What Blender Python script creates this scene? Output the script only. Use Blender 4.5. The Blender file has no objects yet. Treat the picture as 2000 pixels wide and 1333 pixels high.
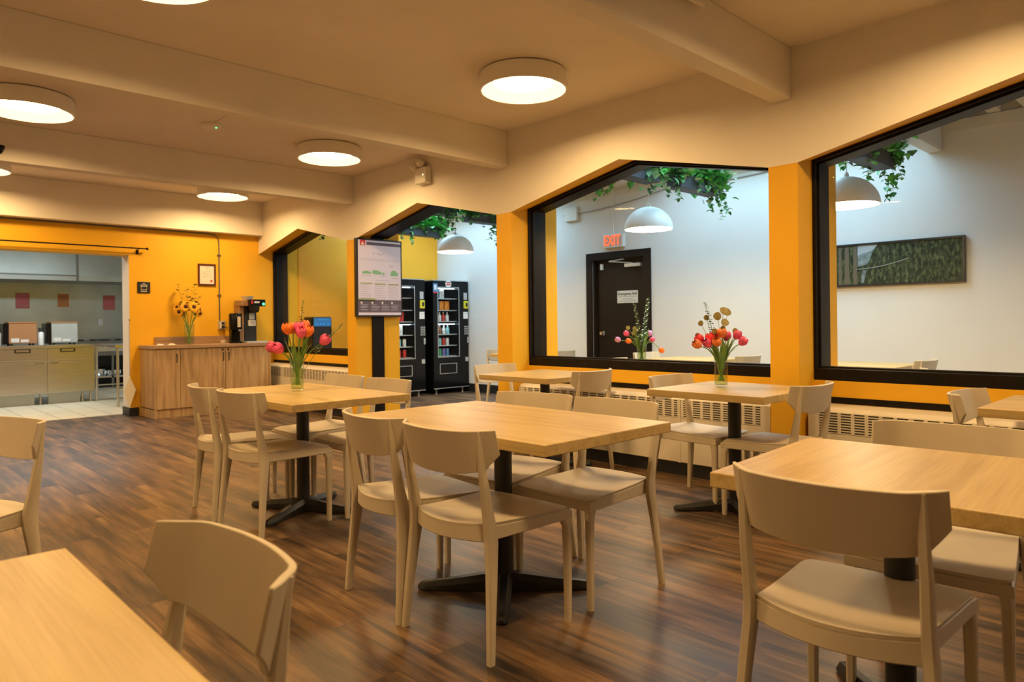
import bpy, bmesh, math, random
from mathutils import Vector, Matrix
random.seed(7)
PI = math.pi
SC = bpy.context.scene
COL = SC.collection

# ---------------------------------------------------------------- camera
cam_d = bpy.data.cameras.new('camera')
cam = bpy.data.objects.new('camera', cam_d); COL.objects.link(cam); SC.camera = cam
YAW, ROLL = math.radians(43.943), math.radians(-0.618)
Fv = Vector((math.sin(YAW), math.cos(YAW), 0)); R0 = Vector((math.cos(YAW), -math.sin(YAW), 0)); U0 = Vector((0, 0, 1))
Rv = R0*math.cos(ROLL) + U0*math.sin(ROLL); Uv = U0*math.cos(ROLL) - R0*math.sin(ROLL)
M = Matrix.Identity(4)
for i in range(3):
    M[i][0] = Rv[i]; M[i][1] = Uv[i]; M[i][2] = -Fv[i]
M[2][3] = 1.169
cam.matrix_world = M
cam_d.sensor_width = 36.0; cam_d.lens = 36.0*1381.4/2000
cam_d.shift_y = -(666.5-630.1)/2000
cam_d.clip_start = 0.02; cam_d.clip_end = 200
cam_d.dof.use_dof = True; cam_d.dof.focus_distance = 3.4; cam_d.dof.aperture_fstop = 4.5

# ---------------------------------------------------------------- world, view
W = bpy.data.worlds.new('world'); SC.world = W; W.use_nodes = True
W.node_tree.nodes['Background'].inputs[0].default_value = (0.50, 0.78, 1.0, 1)
W.node_tree.nodes['Background'].inputs[1].default_value = 2.6
vs = SC.view_settings
vs.view_transform = 'Standard'; vs.look = 'None'; vs.exposure = 0.17; vs.gamma = 1.0; vs.use_curve_mapping = False

def area(name, loc, sx, sy, power, color, rot=(0, 0, 0)):
    d = bpy.data.lights.new(name, 'AREA'); d.shape = 'RECTANGLE'; d.size = sx; d.size_y = sy
    d.energy = power; d.color = color
    o = bpy.data.objects.new(name, d); o.location = loc; o.rotation_euler = rot; COL.objects.link(o); return o
DAY = (0.45, 0.76, 1.0)
area('skylight_and_fill', (6.55, 3.75, 3.62), 1.9, 2.7, 72, DAY)
area('skylight_and_fill', (6.55, 8.35, 3.62), 1.9, 2.3, 72, DAY)
area('skylight_and_fill', (6.55, -1.45, 3.66), 2.0, 1.9, 12, (.62, .84, 1.0))  # added skylight out of view, fill for the near end of the annex
area('kitchen_ceiling_lamp', (2.2, 12.0, 2.84), 2.6, 0.6, 75, (0.78, 0.93, 1.0))  # unseen fluorescent ceiling lamp assumed for the kitchen

LAMP_COL = (1.0, 0.635, 0.26); LAMP_W = 86.0      # warm ceiling drums
PEND_COL = (1.0, 0.80, 0.56)

# ---------------------------------------------------------------- materials
MATS = {}
def nmat(name):
    m = bpy.data.materials.new(name); m.use_nodes = True; MATS[name] = m
    return m, m.node_tree.nodes, m.node_tree.links, m.node_tree.nodes['Principled BSDF']
def setp(b, base=None, rough=None, metal=None, spec=None, coat=None, coat_rough=None, trans=None):
    if base: b.inputs['Base Color'].default_value = (*base, 1)
    if rough is not None: b.inputs['Roughness'].default_value = rough
    if metal is not None: b.inputs['Metallic'].default_value = metal
    if spec is not None: b.inputs['Specular IOR Level'].default_value = spec
    if coat is not None: b.inputs['Coat Weight'].default_value = coat
    if coat_rough is not None: b.inputs['Coat Roughness'].default_value = coat_rough
    if trans is not None: b.inputs['Transmission Weight'].default_value = trans
def mat(name, base, rough=.5, metal=0, spec=.5, coat=0, noise=0.0, nscale=8, bump=0.0, bscale=200, stretch=None):
    m, N, L, b = nmat(name); setp(b, base, rough, metal, spec, coat, .05)
    if noise or bump:
        tc = N.new('ShaderNodeTexCoord'); mp = N.new('ShaderNodeMapping')
        if stretch: mp.inputs['Scale'].default_value = stretch
        L.new(tc.outputs['Object'], mp.inputs[0])
    if noise:
        t = N.new('ShaderNodeTexNoise'); t.inputs['Scale'].default_value = nscale; t.inputs['Detail'].default_value = 4
        L.new(mp.outputs[0], t.inputs['Vector'])
        r = N.new('ShaderNodeValToRGB')
        r.color_ramp.elements[0].color = (*[c*(1-noise) for c in base], 1); r.color_ramp.elements[0].position = .3
        r.color_ramp.elements[1].color = (*[min(1, c*(1+noise)) for c in base], 1); r.color_ramp.elements[1].position = .7
        L.new(t.outputs['Fac'], r.inputs[0]); L.new(r.outputs[0], b.inputs['Base Color'])
    if bump:
        t2 = N.new('ShaderNodeTexNoise'); t2.inputs['Scale'].default_value = bscale; L.new(mp.outputs[0], t2.inputs['Vector'])
        bp = N.new('ShaderNodeBump'); bp.inputs['Strength'].default_value = bump; bp.inputs['Distance'].default_value = .004
        L.new(t2.outputs['Fac'], bp.inputs['Height']); L.new(bp.outputs[0], b.inputs['Normal'])
    return m
def emat(name, col, s):
    m = bpy.data.materials.new(name); m.use_nodes = True; N = m.node_tree.nodes; L = m.node_tree.links
    N.remove(N['Principled BSDF']); e = N.new('ShaderNodeEmission'); e.inputs[0].default_value = (*col, 1); e.inputs[1].default_value = s
    L.new(e.outputs[0], N['Material Output'].inputs[0]); MATS[name] = m; return m
def glassmat(name, tint=(1, 1, 1), rough=0.0, fres=1.5, gain=1.0):
    m = bpy.data.materials.new(name); m.use_nodes = True; N = m.node_tree.nodes; L = m.node_tree.links
    N.remove(N['Principled BSDF']); t = N.new('ShaderNodeBsdfTransparent'); t.inputs[0].default_value = (*tint, 1)
    g = N.new('ShaderNodeBsdfGlossy'); g.inputs['Roughness'].default_value = rough
    f = N.new('ShaderNodeLayerWeight'); f.inputs[0].default_value = .5; mx = N.new('ShaderNodeMixShader')
    pw = N.new('ShaderNodeMath'); pw.operation = 'POWER'; pw.inputs[1].default_value = 4.0; L.new(f.outputs['Facing'], pw.inputs[0])
    mu = N.new('ShaderNodeMath'); mu.operation = 'MULTIPLY_ADD'; mu.inputs[1].default_value = .55*gain; mu.inputs[2].default_value = .035*gain
    L.new(pw.outputs[0], mu.inputs[0]); L.new(mu.outputs[0], mx.inputs[0])
    L.new(t.outputs[0], mx.inputs[1]); L.new(g.outputs[0], mx.inputs[2]); L.new(mx.outputs[0], N['Material Output'].inputs[0])
    MATS[name] = m; return m

def wood(name, c1, c2, c3, axis=1, scale=1.0, rough=.42, fine=60):
    """straight grained laminate; axis = grain direction in object space"""
    m, N, L, b = nmat(name); setp(b, None, rough, 0, .4)
    tc = N.new('ShaderNodeTexCoord'); mp = N.new('ShaderNodeMapping')
    s = [14*scale, 14*scale, 14*scale]; s[axis] = 1.1*scale; mp.inputs['Scale'].default_value = s
    L.new(tc.outputs['Object'], mp.inputs[0])
    n1 = N.new('ShaderNodeTexNoise'); n1.inputs['Scale'].default_value = 1.3; n1.inputs['Detail'].default_value = 6; n1.inputs['Distortion'].default_value = .6
    L.new(mp.outputs[0], n1.inputs['Vector'])
    r = N.new('ShaderNodeValToRGB'); e = r.color_ramp.elements
    e[0].position = .3; e[0].color = (*c1, 1); e[1].position = .72; e[1].color = (*c3, 1); k = e.new(.5); k.color = (*c2, 1)
    L.new(n1.outputs['Fac'], r.inputs[0])
    mp2 = N.new('ShaderNodeMapping'); s2 = [fine*3]*3; s2[axis] = 4; mp2.inputs['Scale'].default_value = s2; L.new(tc.outputs['Object'], mp2.inputs[0])
    n2 = N.new('ShaderNodeTexNoise'); n2.inputs['Scale'].default_value = 1; n2.inputs['Detail'].default_value = 3; L.new(mp2.outputs[0], n2.inputs['Vector'])
    mx = N.new('ShaderNodeMix'); mx.data_type = 'RGBA'; mx.blend_type = 'MULTIPLY'; mx.inputs[0].default_value = .35
    g = N.new('ShaderNodeValToRGB'); g.color_ramp.elements[0].position = .3; g.color_ramp.elements[0].color = (.55, .5, .42, 1); g.color_ramp.elements[1].position = .6
    L.new(n2.outputs['Fac'], g.inputs[0]); L.new(r.outputs[0], mx.inputs['A']); L.new(g.outputs[0], mx.inputs['B'])
    L.new(mx.outputs['Result'], b.inputs['Base Color']); return m

mat('cream', (.80, .745, .66), .75, noise=.03, nscale=3, bump=.5, bscale=260)
mat('ceilpaint', (.82, .74, .66), .8, noise=.03, nscale=2, bump=.25, bscale=160)
mat('orange', (.80, .44, .028), .5, spec=.2, noise=.03, nscale=2)
mat('orange_soffit', (.50, .24, .03), .6)
mat('yellow', (.95, .42, .03), .5, spec=.3, noise=.03, nscale=2)
mat('white_wall', (.72, .71, .69), .6, noise=.02, nscale=2)
mat('white_paint', (.78, .76, .72), .5)
mat('joist', (.70, .68, .62), .6)
mat('deck', (.10, .09, .08), .8)  # dark tone holds the shade between the roof joists; soil uses it too
mat('frame_black', (.009, .0065, .0055), .42, spec=.18, noise=.3, nscale=20)
mat('black', (.012, .012, .013), .35)
mat('black_gloss', (.006, .006, .007), .16, spec=.25)
mat('black_iron', (.012, .012, .013), .4, bump=.2, bscale=500)
mat('base_black', (.012, .012, .014), .5)
mat('chair', (.56, .485, .37), .45, noise=.04, nscale=5, bump=.06, bscale=900)
mat('foot', (.08, .07, .06), .6)
mat('heater', (.72, .66, .55), .45)
mat('steel', (.55, .56, .55), .28, 1.0, noise=.06, nscale=3, stretch=(1, 1, 12))
mat('steel_wall', (.42, .47, .46), .35, .9, noise=.12, nscale=2)
mat('steel_hood', (.45, .50, .49), .42, .9, noise=.08, nscale=2)
mat('steel_dark', (.20, .21, .21), .35, .9)
mat('chrome', (.8, .8, .8), .12, 1.0)
mat('brass', (.35, .2, .1), .35, .9)
mat('lampwhite', (.80, .77, .70), .45)
mat('pendwhite', (.86, .87, .88), .4)
mat('planter', (.055, .06, .075), .55)
mat('leaf_dark', (.04, .20, .04), .45, noise=.5, nscale=12)
mat('leaf_mid', (.08, .42, .07), .42, noise=.45, nscale=14)
mat('leaf_pale', (.30, .55, .30), .45, noise=.4, nscale=14)
mat('stem', (.14, .30, .05), .5)
mat('tulip_leaf', (.13, .27, .055), .45, noise=.3, nscale=20)
mat('euc_leaf', (.13, .17, .075), .55, noise=.25, nscale=30)
mat('euc_olive', (.30, .25, .08), .55, noise=.25, nscale=30)
mat('euc_blue', (.20, .34, .30), .5, noise=.35, nscale=40)
mat('orange_fl', (.95, .20, .02), .45, noise=.2, nscale=30)
mat('red_fl', (.75, .035, .06), .45, noise=.35, nscale=30)
mat('pink_fl', (.75, .09, .25), .45, noise=.35, nscale=30)
mat('mauve_fl', (.62, .28, .62), .45, noise=.2, nscale=30)
mat('flame_fl', (.92, .22, .07), .45, noise=.4, nscale=40)
mat('sunpetal', (.95, .48, .015), .5, noise=.15, nscale=30)
mat('sunheart', (.06, .012, .006), .8, noise=.4, nscale=80)
mat('paper', (.72, .69, .62), .6)
mat('paper_w', (.85, .84, .82), .6)
mat('ink', (.05, .05, .055), .6)
mat('ink_grey', (.32, .31, .31), .6)
mat('pink_paper', (.62, .18, .16), .6)
mat('orange_paper', (.62, .22, .06), .6)
mat('brownbox', (.42, .20, .09), .45)
mat('greybox', (.42, .44, .42), .4)
mat('mahogany', (.10, .02, .012), .3)
mat('redseal', (.5, .05, .03), .5)
mat('scr_bg', (.52, .47, .50), .5, coat=.6)
mat('scr_dark', (.09, .065, .075), .5, coat=.6)
mat('scr_red', (.40, .035, .04), .5, coat=.6)
mat('scr_green', (.17, .33, .15), .5, coat=.6)
mat('scr_olive', (.26, .28, .09), .5, coat=.6)
mat('scr_line', (.36, .32, .36), .5, coat=.6)
mat('blue_panel', (.03, .22, .62), .3)
mat('yellow_dev', (.75, .68, .03), .4)
mat('silver', (.6, .62, .62), .35, .6)
for _n, _c in (('scr_bg', (.60, .52, .60)), ('scr_green', (.2, .42, .18)), ('scr_olive', (.3, .34, .1)), ('scr_line', (.4, .34, .42)), ('scr_red', (.5, .04, .05)), ('scr_dark', (.10, .07, .09))):
    _b = MATS[_n].node_tree.nodes['Principled BSDF']; _b.inputs['Emission Color'].default_value = (*_c, 1); _b.inputs['Emission Strength'].default_value = .28
mat('red_plastic', (.6, .03, .03), .35)
mat('beige_plastic', (.62, .52, .38), .5)
for n, c in dict(p_orange=(.85, .25, .02), p_blue=(.08, .25, .5), p_white=(.75, .78, .78), p_green=(.06, .4, .18), p_red=(.6, .04, .03), p_purple=(.2, .16, .5), p_cyan=(.25, .55, .6), p_brown=(.25, .1, .05)).items():
    mat(n, c, .3, noise=.35, nscale=25)
glassmat('pane', (.97, .985, .98), 0, 1.45, .16)
glassmat('vase_glass', (.93, .97, .95), 0, 1.5, 1.2)
glassmat('water', (.93, .96, .74), 0, 1.33, .5)
emat('lamp_glow', LAMP_COL, LAMP_W)
emat('lamp_rim', (1.0, .90, .66), 1.15)
emat('pend_glow', (1.0, .73, .40), 66.0)
emat('led_green', (.05, 1.0, .2), 6)
emat('led_amber', (1.0, .8, .3), 5)
emat('led_white', (.75, .9, 1.0), 3)
emat('exit_red', (1.0, .09, .03), 2.2)
emat('exit_face', (.8, .55, .45), .35)
emat('blue_glow', (.05, .35, .9), .8)
emat('vend_light', (.7, .88, 1.0), 9)
wood('oak', (.46, .315, .12), (.55, .395, .165), (.61, .455, .205), axis=1, scale=1.0, rough=.38)
wood('oak_x', (.46, .315, .12), (.55, .395, .165), (.61, .455, .205), axis=0, scale=1.0, rough=.38)
wood('cab_oak', (.33, .20, .085), (.47, .30, .14), (.57, .39, .20), axis=2, scale=1.3, rough=.5)
wood('cab_top', (.30, .18, .10), (.38, .24, .14), (.45, .29, .17), axis=0, scale=1.3, rough=.5)

def floor_material():
    m, N, L, b = nmat('floor_wood')
    tc = N.new('ShaderNodeTexCoord'); sp = N.new('ShaderNodeSeparateXYZ'); cb = N.new('ShaderNodeCombineXYZ')
    L.new(tc.outputs['Object'], sp.inputs[0]); L.new(sp.outputs['Y'], cb.inputs['X']); L.new(sp.outputs['X'], cb.inputs['Y'])
    br = N.new('ShaderNodeTexBrick'); br.offset = .37; br.offset_frequency = 2
    br.inputs['Scale'].default_value = 1; br.inputs['Brick Width'].default_value = 1.22; br.inputs['Row Height'].default_value = .152
    br.inputs['Mortar Size'].default_value = .0016; br.inputs['Mortar Smooth'].default_value = .3
    br.inputs['Color1'].default_value = (0, 0, 0, 1); br.inputs['Color2'].default_value = (1, 1, 1, 1); br.inputs['Mortar'].default_value = (.5, .5, .5, 1)
    L.new(cb.outputs[0], br.inputs['Vector'])
    off = N.new('ShaderNodeVectorMath'); off.operation = 'MULTIPLY_ADD'
    mp = N.new('ShaderNodeMapping'); mp.inputs['Scale'].default_value = (1.7, 30, 1)
    L.new(cb.outputs[0], mp.inputs[0])
    sc = N.new('ShaderNodeVectorMath'); sc.operation = 'SCALE'; sc.inputs['Scale'].default_value = 11.0; L.new(br.outputs['Color'], sc.inputs[0])
    ad = N.new('ShaderNodeVectorMath'); ad.operation = 'ADD'; L.new(mp.outputs[0], ad.inputs[0]); L.new(sc.outputs[0], ad.inputs[1])
    n1 = N.new('ShaderNodeTexNoise'); n1.inputs['Scale'].default_value = 1.0; n1.inputs['Detail'].default_value = 10; n1.inputs['Roughness'].default_value = .70; n1.inputs['Distortion'].default_value = .5
    L.new(ad.outputs[0], n1.inputs['Vector'])
    mp3 = N.new('ShaderNodeMapping'); mp3.inputs['Scale'].default_value = (1.5, 9, 1); L.new(cb.outputs[0], mp3.inputs[0])
    ad3 = N.new('ShaderNodeVectorMath'); ad3.operation = 'ADD'; L.new(mp3.outputs[0], ad3.inputs[0]); L.new(sc.outputs[0], ad3.inputs[1])
    n3 = N.new('ShaderNodeTexNoise'); n3.inputs['Scale'].default_value = 1.0; n3.inputs['Detail'].default_value = 3; L.new(ad3.outputs[0], n3.inputs['Vector'])
    a1 = N.new('ShaderNodeMath'); a1.operation = 'MULTIPLY_ADD'; a1.inputs[1].default_value = .06
    L.new(br.outputs['Color'], a1.inputs[0])
    a2 = N.new('ShaderNodeMath'); a2.operation = 'MULTIPLY_ADD'; a2.inputs[1].default_value = .5; a2.inputs[2].default_value = 0
    L.new(n3.outputs['Fac'], a2.inputs[0])
    a3 = N.new('ShaderNodeMath'); a3.operation = 'MULTIPLY_ADD'; a3.inputs[1].default_value = .5; L.new(n1.outputs['Fac'], a3.inputs[0]); L.new(a2.outputs[0], a3.inputs[2])
    L.new(a3.outputs[0], a1.inputs[2])
    r = N.new('ShaderNodeValToRGB'); e = r.color_ramp.elements
    e[0].position = .40; e[0].color = (.020, .014, .012, 1); e[1].position = .67; e[1].color = (.25, .15, .072, 1)
    k = e.new(.49); k.color = (.070, .043, .027, 1); k = e.new(.57); k.color = (.145, .083, .042, 1)
    L.new(a1.outputs[0], r.inputs[0])
    mx = N.new('ShaderNodeMix'); mx.data_type = 'RGBA'; mx.inputs['B'].default_value = (.05, .03, .02, 1)
    L.new(br.outputs['Fac'], mx.inputs[0]); L.new(r.outputs[0], mx.inputs['A']); L.new(mx.outputs['Result'], b.inputs['Base Color'])
    rr = N.new('ShaderNodeMapRange'); rr.inputs['To Min'].default_value = .34; rr.inputs['To Max'].default_value = .5
    L.new(n1.outputs['Fac'], rr.inputs[0]); L.new(rr.outputs[0], b.inputs['Roughness'])
    bp = N.new('ShaderNodeBump'); bp.inputs['Strength'].default_value = .15; bp.inputs['Distance'].default_value = .002; L.new(n1.outputs['Fac'], bp.inputs['Height']); L.new(bp.outputs[0], b.inputs['Normal'])
    b.inputs['Specular IOR Level'].default_value = .5
floor_material()

def tile_material():
    m, N, L, b = nmat('floor_tile'); setp(b, None, .35)
    tc = N.new('ShaderNodeTexCoord'); br = N.new('ShaderNodeTexBrick'); br.offset = 0
    br.inputs['Scale'].default_value = 1; br.inputs['Brick Width'].default_value = .3; br.inputs['Row Height'].default_value = .3; br.inputs['Mortar Size'].default_value = .006
    br.inputs['Color1'].default_value = (.72, .62, .44, 1); br.inputs['Color2'].default_value = (.78, .68, .5, 1); br.inputs['Mortar'].default_value = (.34, .28, .19, 1)
    L.new(tc.outputs['Object'], br.inputs['Vector']); L.new(br.outputs['Color'], b.inputs['Base Color'])
tile_material()

def grille_material():
    """beige metal with groups of dark horizontal slots (object space: y along, z up)"""
    m, N, L, b = nmat('grille'); setp(b, (.72, .66, .55), .45)
    tc = N.new('ShaderNodeTexCoord'); sp = N.new('ShaderNodeSeparateXYZ'); L.new(tc.outputs['Object'], sp.inputs[0])
    def band(out, period, duty):
        d = N.new('ShaderNodeMath'); d.operation = 'DIVIDE'; d.inputs[1].default_value = period; L.new(out, d.inputs[0])
        f = N.new('ShaderNodeMath'); f.operation = 'FRACT'; L.new(d.outputs[0], f.inputs[0])
        c = N.new('ShaderNodeMath'); c.operation = 'LESS_THAN'; c.inputs[1].default_value = duty; L.new(f.outputs[0], c.inputs[0]); return c
    a = band(sp.outputs['Y'], .082, .74); c = band(sp.outputs['Z'], .0165, .52)
    mu = N.new('ShaderNodeMath'); mu.operation = 'MULTIPLY'; L.new(a.outputs[0], mu.inputs[0]); L.new(c.outputs[0], mu.inputs[1])
    mx = N.new('ShaderNodeMix'); mx.data_type = 'RGBA'; mx.inputs['A'].default_value = (.72, .66, .55, 1); mx.inputs['B'].default_value = (.03, .025, .02, 1)
    L.new(mu.outputs[0], mx.inputs[0]); L.new(mx.outputs['Result'], b.inputs['Base Color'])
grille_material()

def forest_material():
    m, N, L, b = nmat('forest_photo'); setp(b, None, .5, 0, .2)
    tc = N.new('ShaderNodeTexCoord'); mp = N.new('ShaderNodeMapping'); mp.inputs['Scale'].default_value = (1, 26, 11); L.new(tc.outputs['Object'], mp.inputs[0])
    n = N.new('ShaderNodeTexNoise'); n.inputs['Scale'].default_value = 1.3; n.inputs['Detail'].default_value = 9; n.inputs['Roughness'].default_value = .7; L.new(mp.outputs[0], n.inputs['Vector'])
    r = N.new('ShaderNodeValToRGB'); e = r.color_ramp.elements; e[0].position = .36; e[0].color = (.006, .009, .005, 1); e[1].position = .75; e[1].color = (.20, .24, .10, 1)
    k = e.new(.5); k.color = (.03, .045, .022, 1)
    L.new(n.outputs['Fac'], r.inputs[0]); L.new(r.outputs[0], b.inputs['Base Color'])
forest_material()

# ---------------------------------------------------------------- mesh helpers
def box(bm, c, s, rz=0, mi=0, rot=None):
    r = bmesh.ops.create_cube(bm, size=1)
    for v in r['verts']:
        v.co = Vector((v.co.x*s[0], v.co.y*s[1], v.co.z*s[2]))
        if rot is not None: v.co = rot @ v.co
        elif rz: v.co = Matrix.Rotation(rz, 3, 'Z') @ v.co
        v.co += Vector(c)
    if mi:
        fs = set(f for v in r['verts'] for f in v.link_faces)
        for f in fs: f.material_index = mi
    return r['verts']
def bx(bm, x0, x1, y0, y1, z0, z1, mi=0):
    return box(bm, ((x0+x1)/2, (y0+y1)/2, (z0+z1)/2), (abs(x1-x0), abs(y1-y0), abs(z1-z0)), mi=mi)
def lathe(bm, prof, c=(0, 0, 0), seg=32, mi=0, closed=False):
    """prof: list of (r,z)"""
    rings = []
    for r, z in prof:
        if r < 1e-6: rings.append([bm.verts.new((c[0], c[1], c[2]+z))])
        else: rings.append([bm.verts.new((c[0]+r*math.cos(2*PI*i/seg), c[1]+r*math.sin(2*PI*i/seg), c[2]+z)) for i in range(seg)])
    for a, b in zip(rings, rings[1:]):
        for i in range(seg):
            j = (i+1) % seg
            if len(a) == 1 and len(b) == 1: continue
            if len(a) == 1: f = bm.faces.new((a[0], b[i], b[j]))
            elif len(b) == 1: f = bm.faces.new((a[i], a[j], b[0]))
            else: f = bm.faces.new((a[i], a[j], b[j], b[i]))
            f.material_index = mi
def tube(bm, pts, r, seg=8, mi=0, cap=True):
    pts = [Vector(p) for p in pts]; n = len(pts)
    rs = r if isinstance(r, (list, tuple)) else [r]*n
    rings = []; up = Vector((0, 0, 1)); prev = None
    for i, p in enumerate(pts):
        t = (pts[min(i+1, n-1)] - pts[max(i-1, 0)]).normalized()
        if prev is None:
            a = t.cross(up) if abs(t.z) < .95 else t.cross(Vector((1, 0, 0)))
        else: a = prev - t*prev.dot(t)
        a.normalize(); prev = a; b = t.cross(a)
        rings.append([bm.verts.new(p + (a*math.cos(2*PI*k/seg) + b*math.sin(2*PI*k/seg))*rs[i]) for k in range(seg)])
    for q, w in zip(rings, rings[1:]):
        for k in range(seg):
            f = bm.faces.new((q[k], q[(k+1) % seg], w[(k+1) % seg], w[k])); f.material_index = mi
    if cap:
        for q in (rings[0][::-1], rings[-1]):
            f = bm.faces.new(q); f.material_index = mi
def prism(bm, poly, axis, a, b, mi=0):
    """poly: list of 2d points in the other two axes (in order), extruded along axis a..b"""
    def P(u, v, w):
        return {0: (w, u, v), 1: (u, w, v), 2: (u, v, w)}[axis]
    A = [bm.verts.new(P(u, v, a)) for u, v in poly]; B = [bm.verts.new(P(u, v, b)) for u, v in poly]
    fs = [bm.faces.new(A), bm.faces.new(B[::-1])]
    for i in range(len(poly)):
        j = (i+1) % len(poly); fs.append(bm.faces.new((A[i], B[i], B[j], A[j])))
    for f in fs: f.material_index = mi
    return fs
def ring_prism(bm, outer, inner, axis, a, b, mi=0):
    n = len(outer)
    def P(u, v, w): return {0: (w, u, v), 1: (u, w, v), 2: (u, v, w)}[axis]
    V = [[bm.verts.new(P(*p, w)) for p in L] for L in (outer, inner) for w in (a, b)]
    OA, OB, IA, IB = V
    for i in range(n):
        j = (i+1) % n
        for q in ((OA[i], OA[j], IA[j], IA[i]), (OB[j], OB[i], IB[i], IB[j]), (OA[j], OA[i], OB[i], OB[j]), (IA[i], IA[j], IB[j], IB[i])):
            f = bm.faces.new(q); f.material_index = mi
def loft(bm, rings, mi=0, cap=True):
    R = [[bm.verts.new(p) for p in r] for r in rings]; n = len(R[0])
    for a, b in zip(R, R[1:]):
        for i in range(n):
            f = bm.faces.new((a[i], a[(i+1) % n], b[(i+1) % n], b[i])); f.material_index = mi
    if cap:
        bm.faces.new(R[0][::-1]); bm.faces.new(R[-1])
def shell(bm, top, th, mi=0, bottom=None):
    """closed solid from a grid of points; th = offset vector or use bottom grid"""
    n, m_ = len(top), len(top[0])
    if bottom is None: bottom = [[Vector(p) + Vector(th) for p in r] for r in top]
    A = [[bm.verts.new(p) for p in r] for r in top]; B = [[bm.verts.new(p) for p in r] for r in bottom]
    F = []
    for i in range(n-1):
        for j in range(m_-1):
            F.append(bm.faces.new((A[i][j], A[i+1][j], A[i+1][j+1], A[i][j+1])))
            F.append(bm.faces.new((B[i][j], B[i][j+1], B[i+1][j+1], B[i+1][j])))
    for i in range(n-1):
        F.append(bm.faces.new((A[i][0], B[i][0], B[i+1][0], A[i+1][0]))); F.append(bm.faces.new((A[i+1][-1], B[i+1][-1], B[i][-1], A[i][-1])))
    for j in range(m_-1):
        F.append(bm.faces.new((A[0][j+1], B[0][j+1], B[0][j], A[0][j]))); F.append(bm.faces.new((A[-1][j], B[-1][j], B[-1][j+1], A[-1][j+1])))
    for f in F: f.material_index = mi

def obj(name, bm, m, parent=None, bevel=0, seg=2, smooth=True, angle=35, subsurf=0):
    bmesh.ops.recalc_face_normals(bm, faces=bm.faces[:])
    me = bpy.data.meshes.new(name); bm.to_mesh(me); bm.free()
    for k in (m if isinstance(m, (list, tuple)) else [m]): me.materials.append(MATS[k])
    if smooth:
        me.shade_smooth(); me.set_sharp_from_angle(angle=math.radians(angle))
    o = bpy.data.objects.new(name, me); COL.objects.link(o)
    if parent: o.parent = parent
    if bevel:
        b = o.modifiers.new('bevel', 'BEVEL'); b.width = bevel; b.segments = seg; b.limit_method = 'ANGLE'; b.angle_limit = math.radians(40); b.harden_normals = False
    if subsurf:
        s = o.modifiers.new('sub', 'SUBSURF'); s.levels = s.render_levels = subsurf
    return o
def B(): return bmesh.new()
def tag(o, label, cat, group=None):
    o['label'] = label; o['category'] = cat
    if group: o['group'] = group
    return o
def thing(name, label, cat, loc=(0, 0, 0), rz=0, group=None):
    o = bpy.data.objects.new(name, None); COL.objects.link(o); o.location = loc; o.rotation_euler = (0, 0, rz); o.empty_display_size = .1
    return tag(o, label, cat, group)
def struct(o, label=None):
    o['kind'] = 'structure'
    if label: o['label'] = label
    return o
def sbox(name, m, x0, x1, y0, y1, z0, z1, label=None, bevel=0):
    bm = B(); bx(bm, x0, x1, y0, y1, z0, z1); return struct(obj(name, bm, m, bevel=bevel, smooth=False), label)
def dup(root, loc, rz, label, group=None):
    r = root.copy(); COL.objects.link(r); r.location = loc; r.rotation_euler = (0, 0, rz); r['label'] = label
    if group: r['group'] = group
    elif 'group' in r: del r['group']
    for ch in list(root.children):
        c = ch.copy(); COL.objects.link(c); c.parent = r
        for g in ch.children:
            d = g.copy(); COL.objects.link(d); d.parent = c
    return r
def text(name, s, size, m, parent, loc, rot, depth=.0006, align='CENTER'):
    cu = bpy.data.curves.new(name, 'FONT'); cu.body = s; cu.size = size; cu.extrude = depth; cu.offset = size*.022; cu.align_x = align; cu.align_y = 'CENTER'
    t = bpy.data.objects.new(name+'_tmp', cu); COL.objects.link(t)
    dg = bpy.context.evaluated_depsgraph_get(); me = bpy.data.meshes.new_from_object(t.evaluated_get(dg))
    bpy.data.objects.remove(t); me.materials.clear(); me.materials.append(MATS[m])
    o = bpy.data.objects.new(name, me); COL.objects.link(o); o.parent = parent; o.location = loc; o.rotation_euler = rot
    return o

# ---------------------------------------------------------------- dimensions
XW, YK, ZC = 4.543, 10.07, 2.949
XJ, XF2, XO, XF = 4.76, 4.985, 5.17, 7.85         # jamb recess, frame back, outer face, far wall
PC, PP, PWD = 2.12, 2.694, .200
ZL, ZA, ZS = 2.191, 2.465, .762
ZL2, ZA2 = 2.240, 2.492            # lining is set a little higher than the header's front edge
Y0 = -2.6; XL = -2.6
pil = [PC + k*PP for k in range(-1, 3)]           # -0.574, 2.12, 4.814, 7.508

# ---------------------------------------------------------------- shell
sbox('floor', 'floor_wood', XL-.2, XF+.2, Y0-.2, 10.42, -.1, 0)
sbox('floor_kitchen', 'floor_tile', XL-.2, 5.0, 10.42, 16.2, -.1, 0)
sbox('ceiling', 'ceilpaint', XL-.2, XO, Y0-.2, YK+.3, ZC, ZC+.15)
sbox('wall_left', 'cream', XL-.2, XL, Y0-.2, YK+.3, 0, ZC)
sbox('wall_front', 'cream', XL, XF+.2, Y0-.2, Y0, 0, 3.7)
# kitchen wall with wide opening
OX0, OX1, OZ = .55, 2.80, 2.10
bm = B()
prism(bm, [(XL, 0), (OX0, 0), (OX0, OZ), (OX1, OZ), (OX1, 0), (XF+.2, 0), (XF+.2, 3.7), (XL, 3.7)], 1, YK, YK+.3)
o = obj('wall_back', bm, ['orange', 'cream', 'yellow'], smooth=False)
for f in o.data.polygons:
    c = f.center; n = f.normal
    if abs(n.x) > .9 and c.x < 4 and c.z < 2.2: f.material_index = 1
struct(o)
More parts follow.
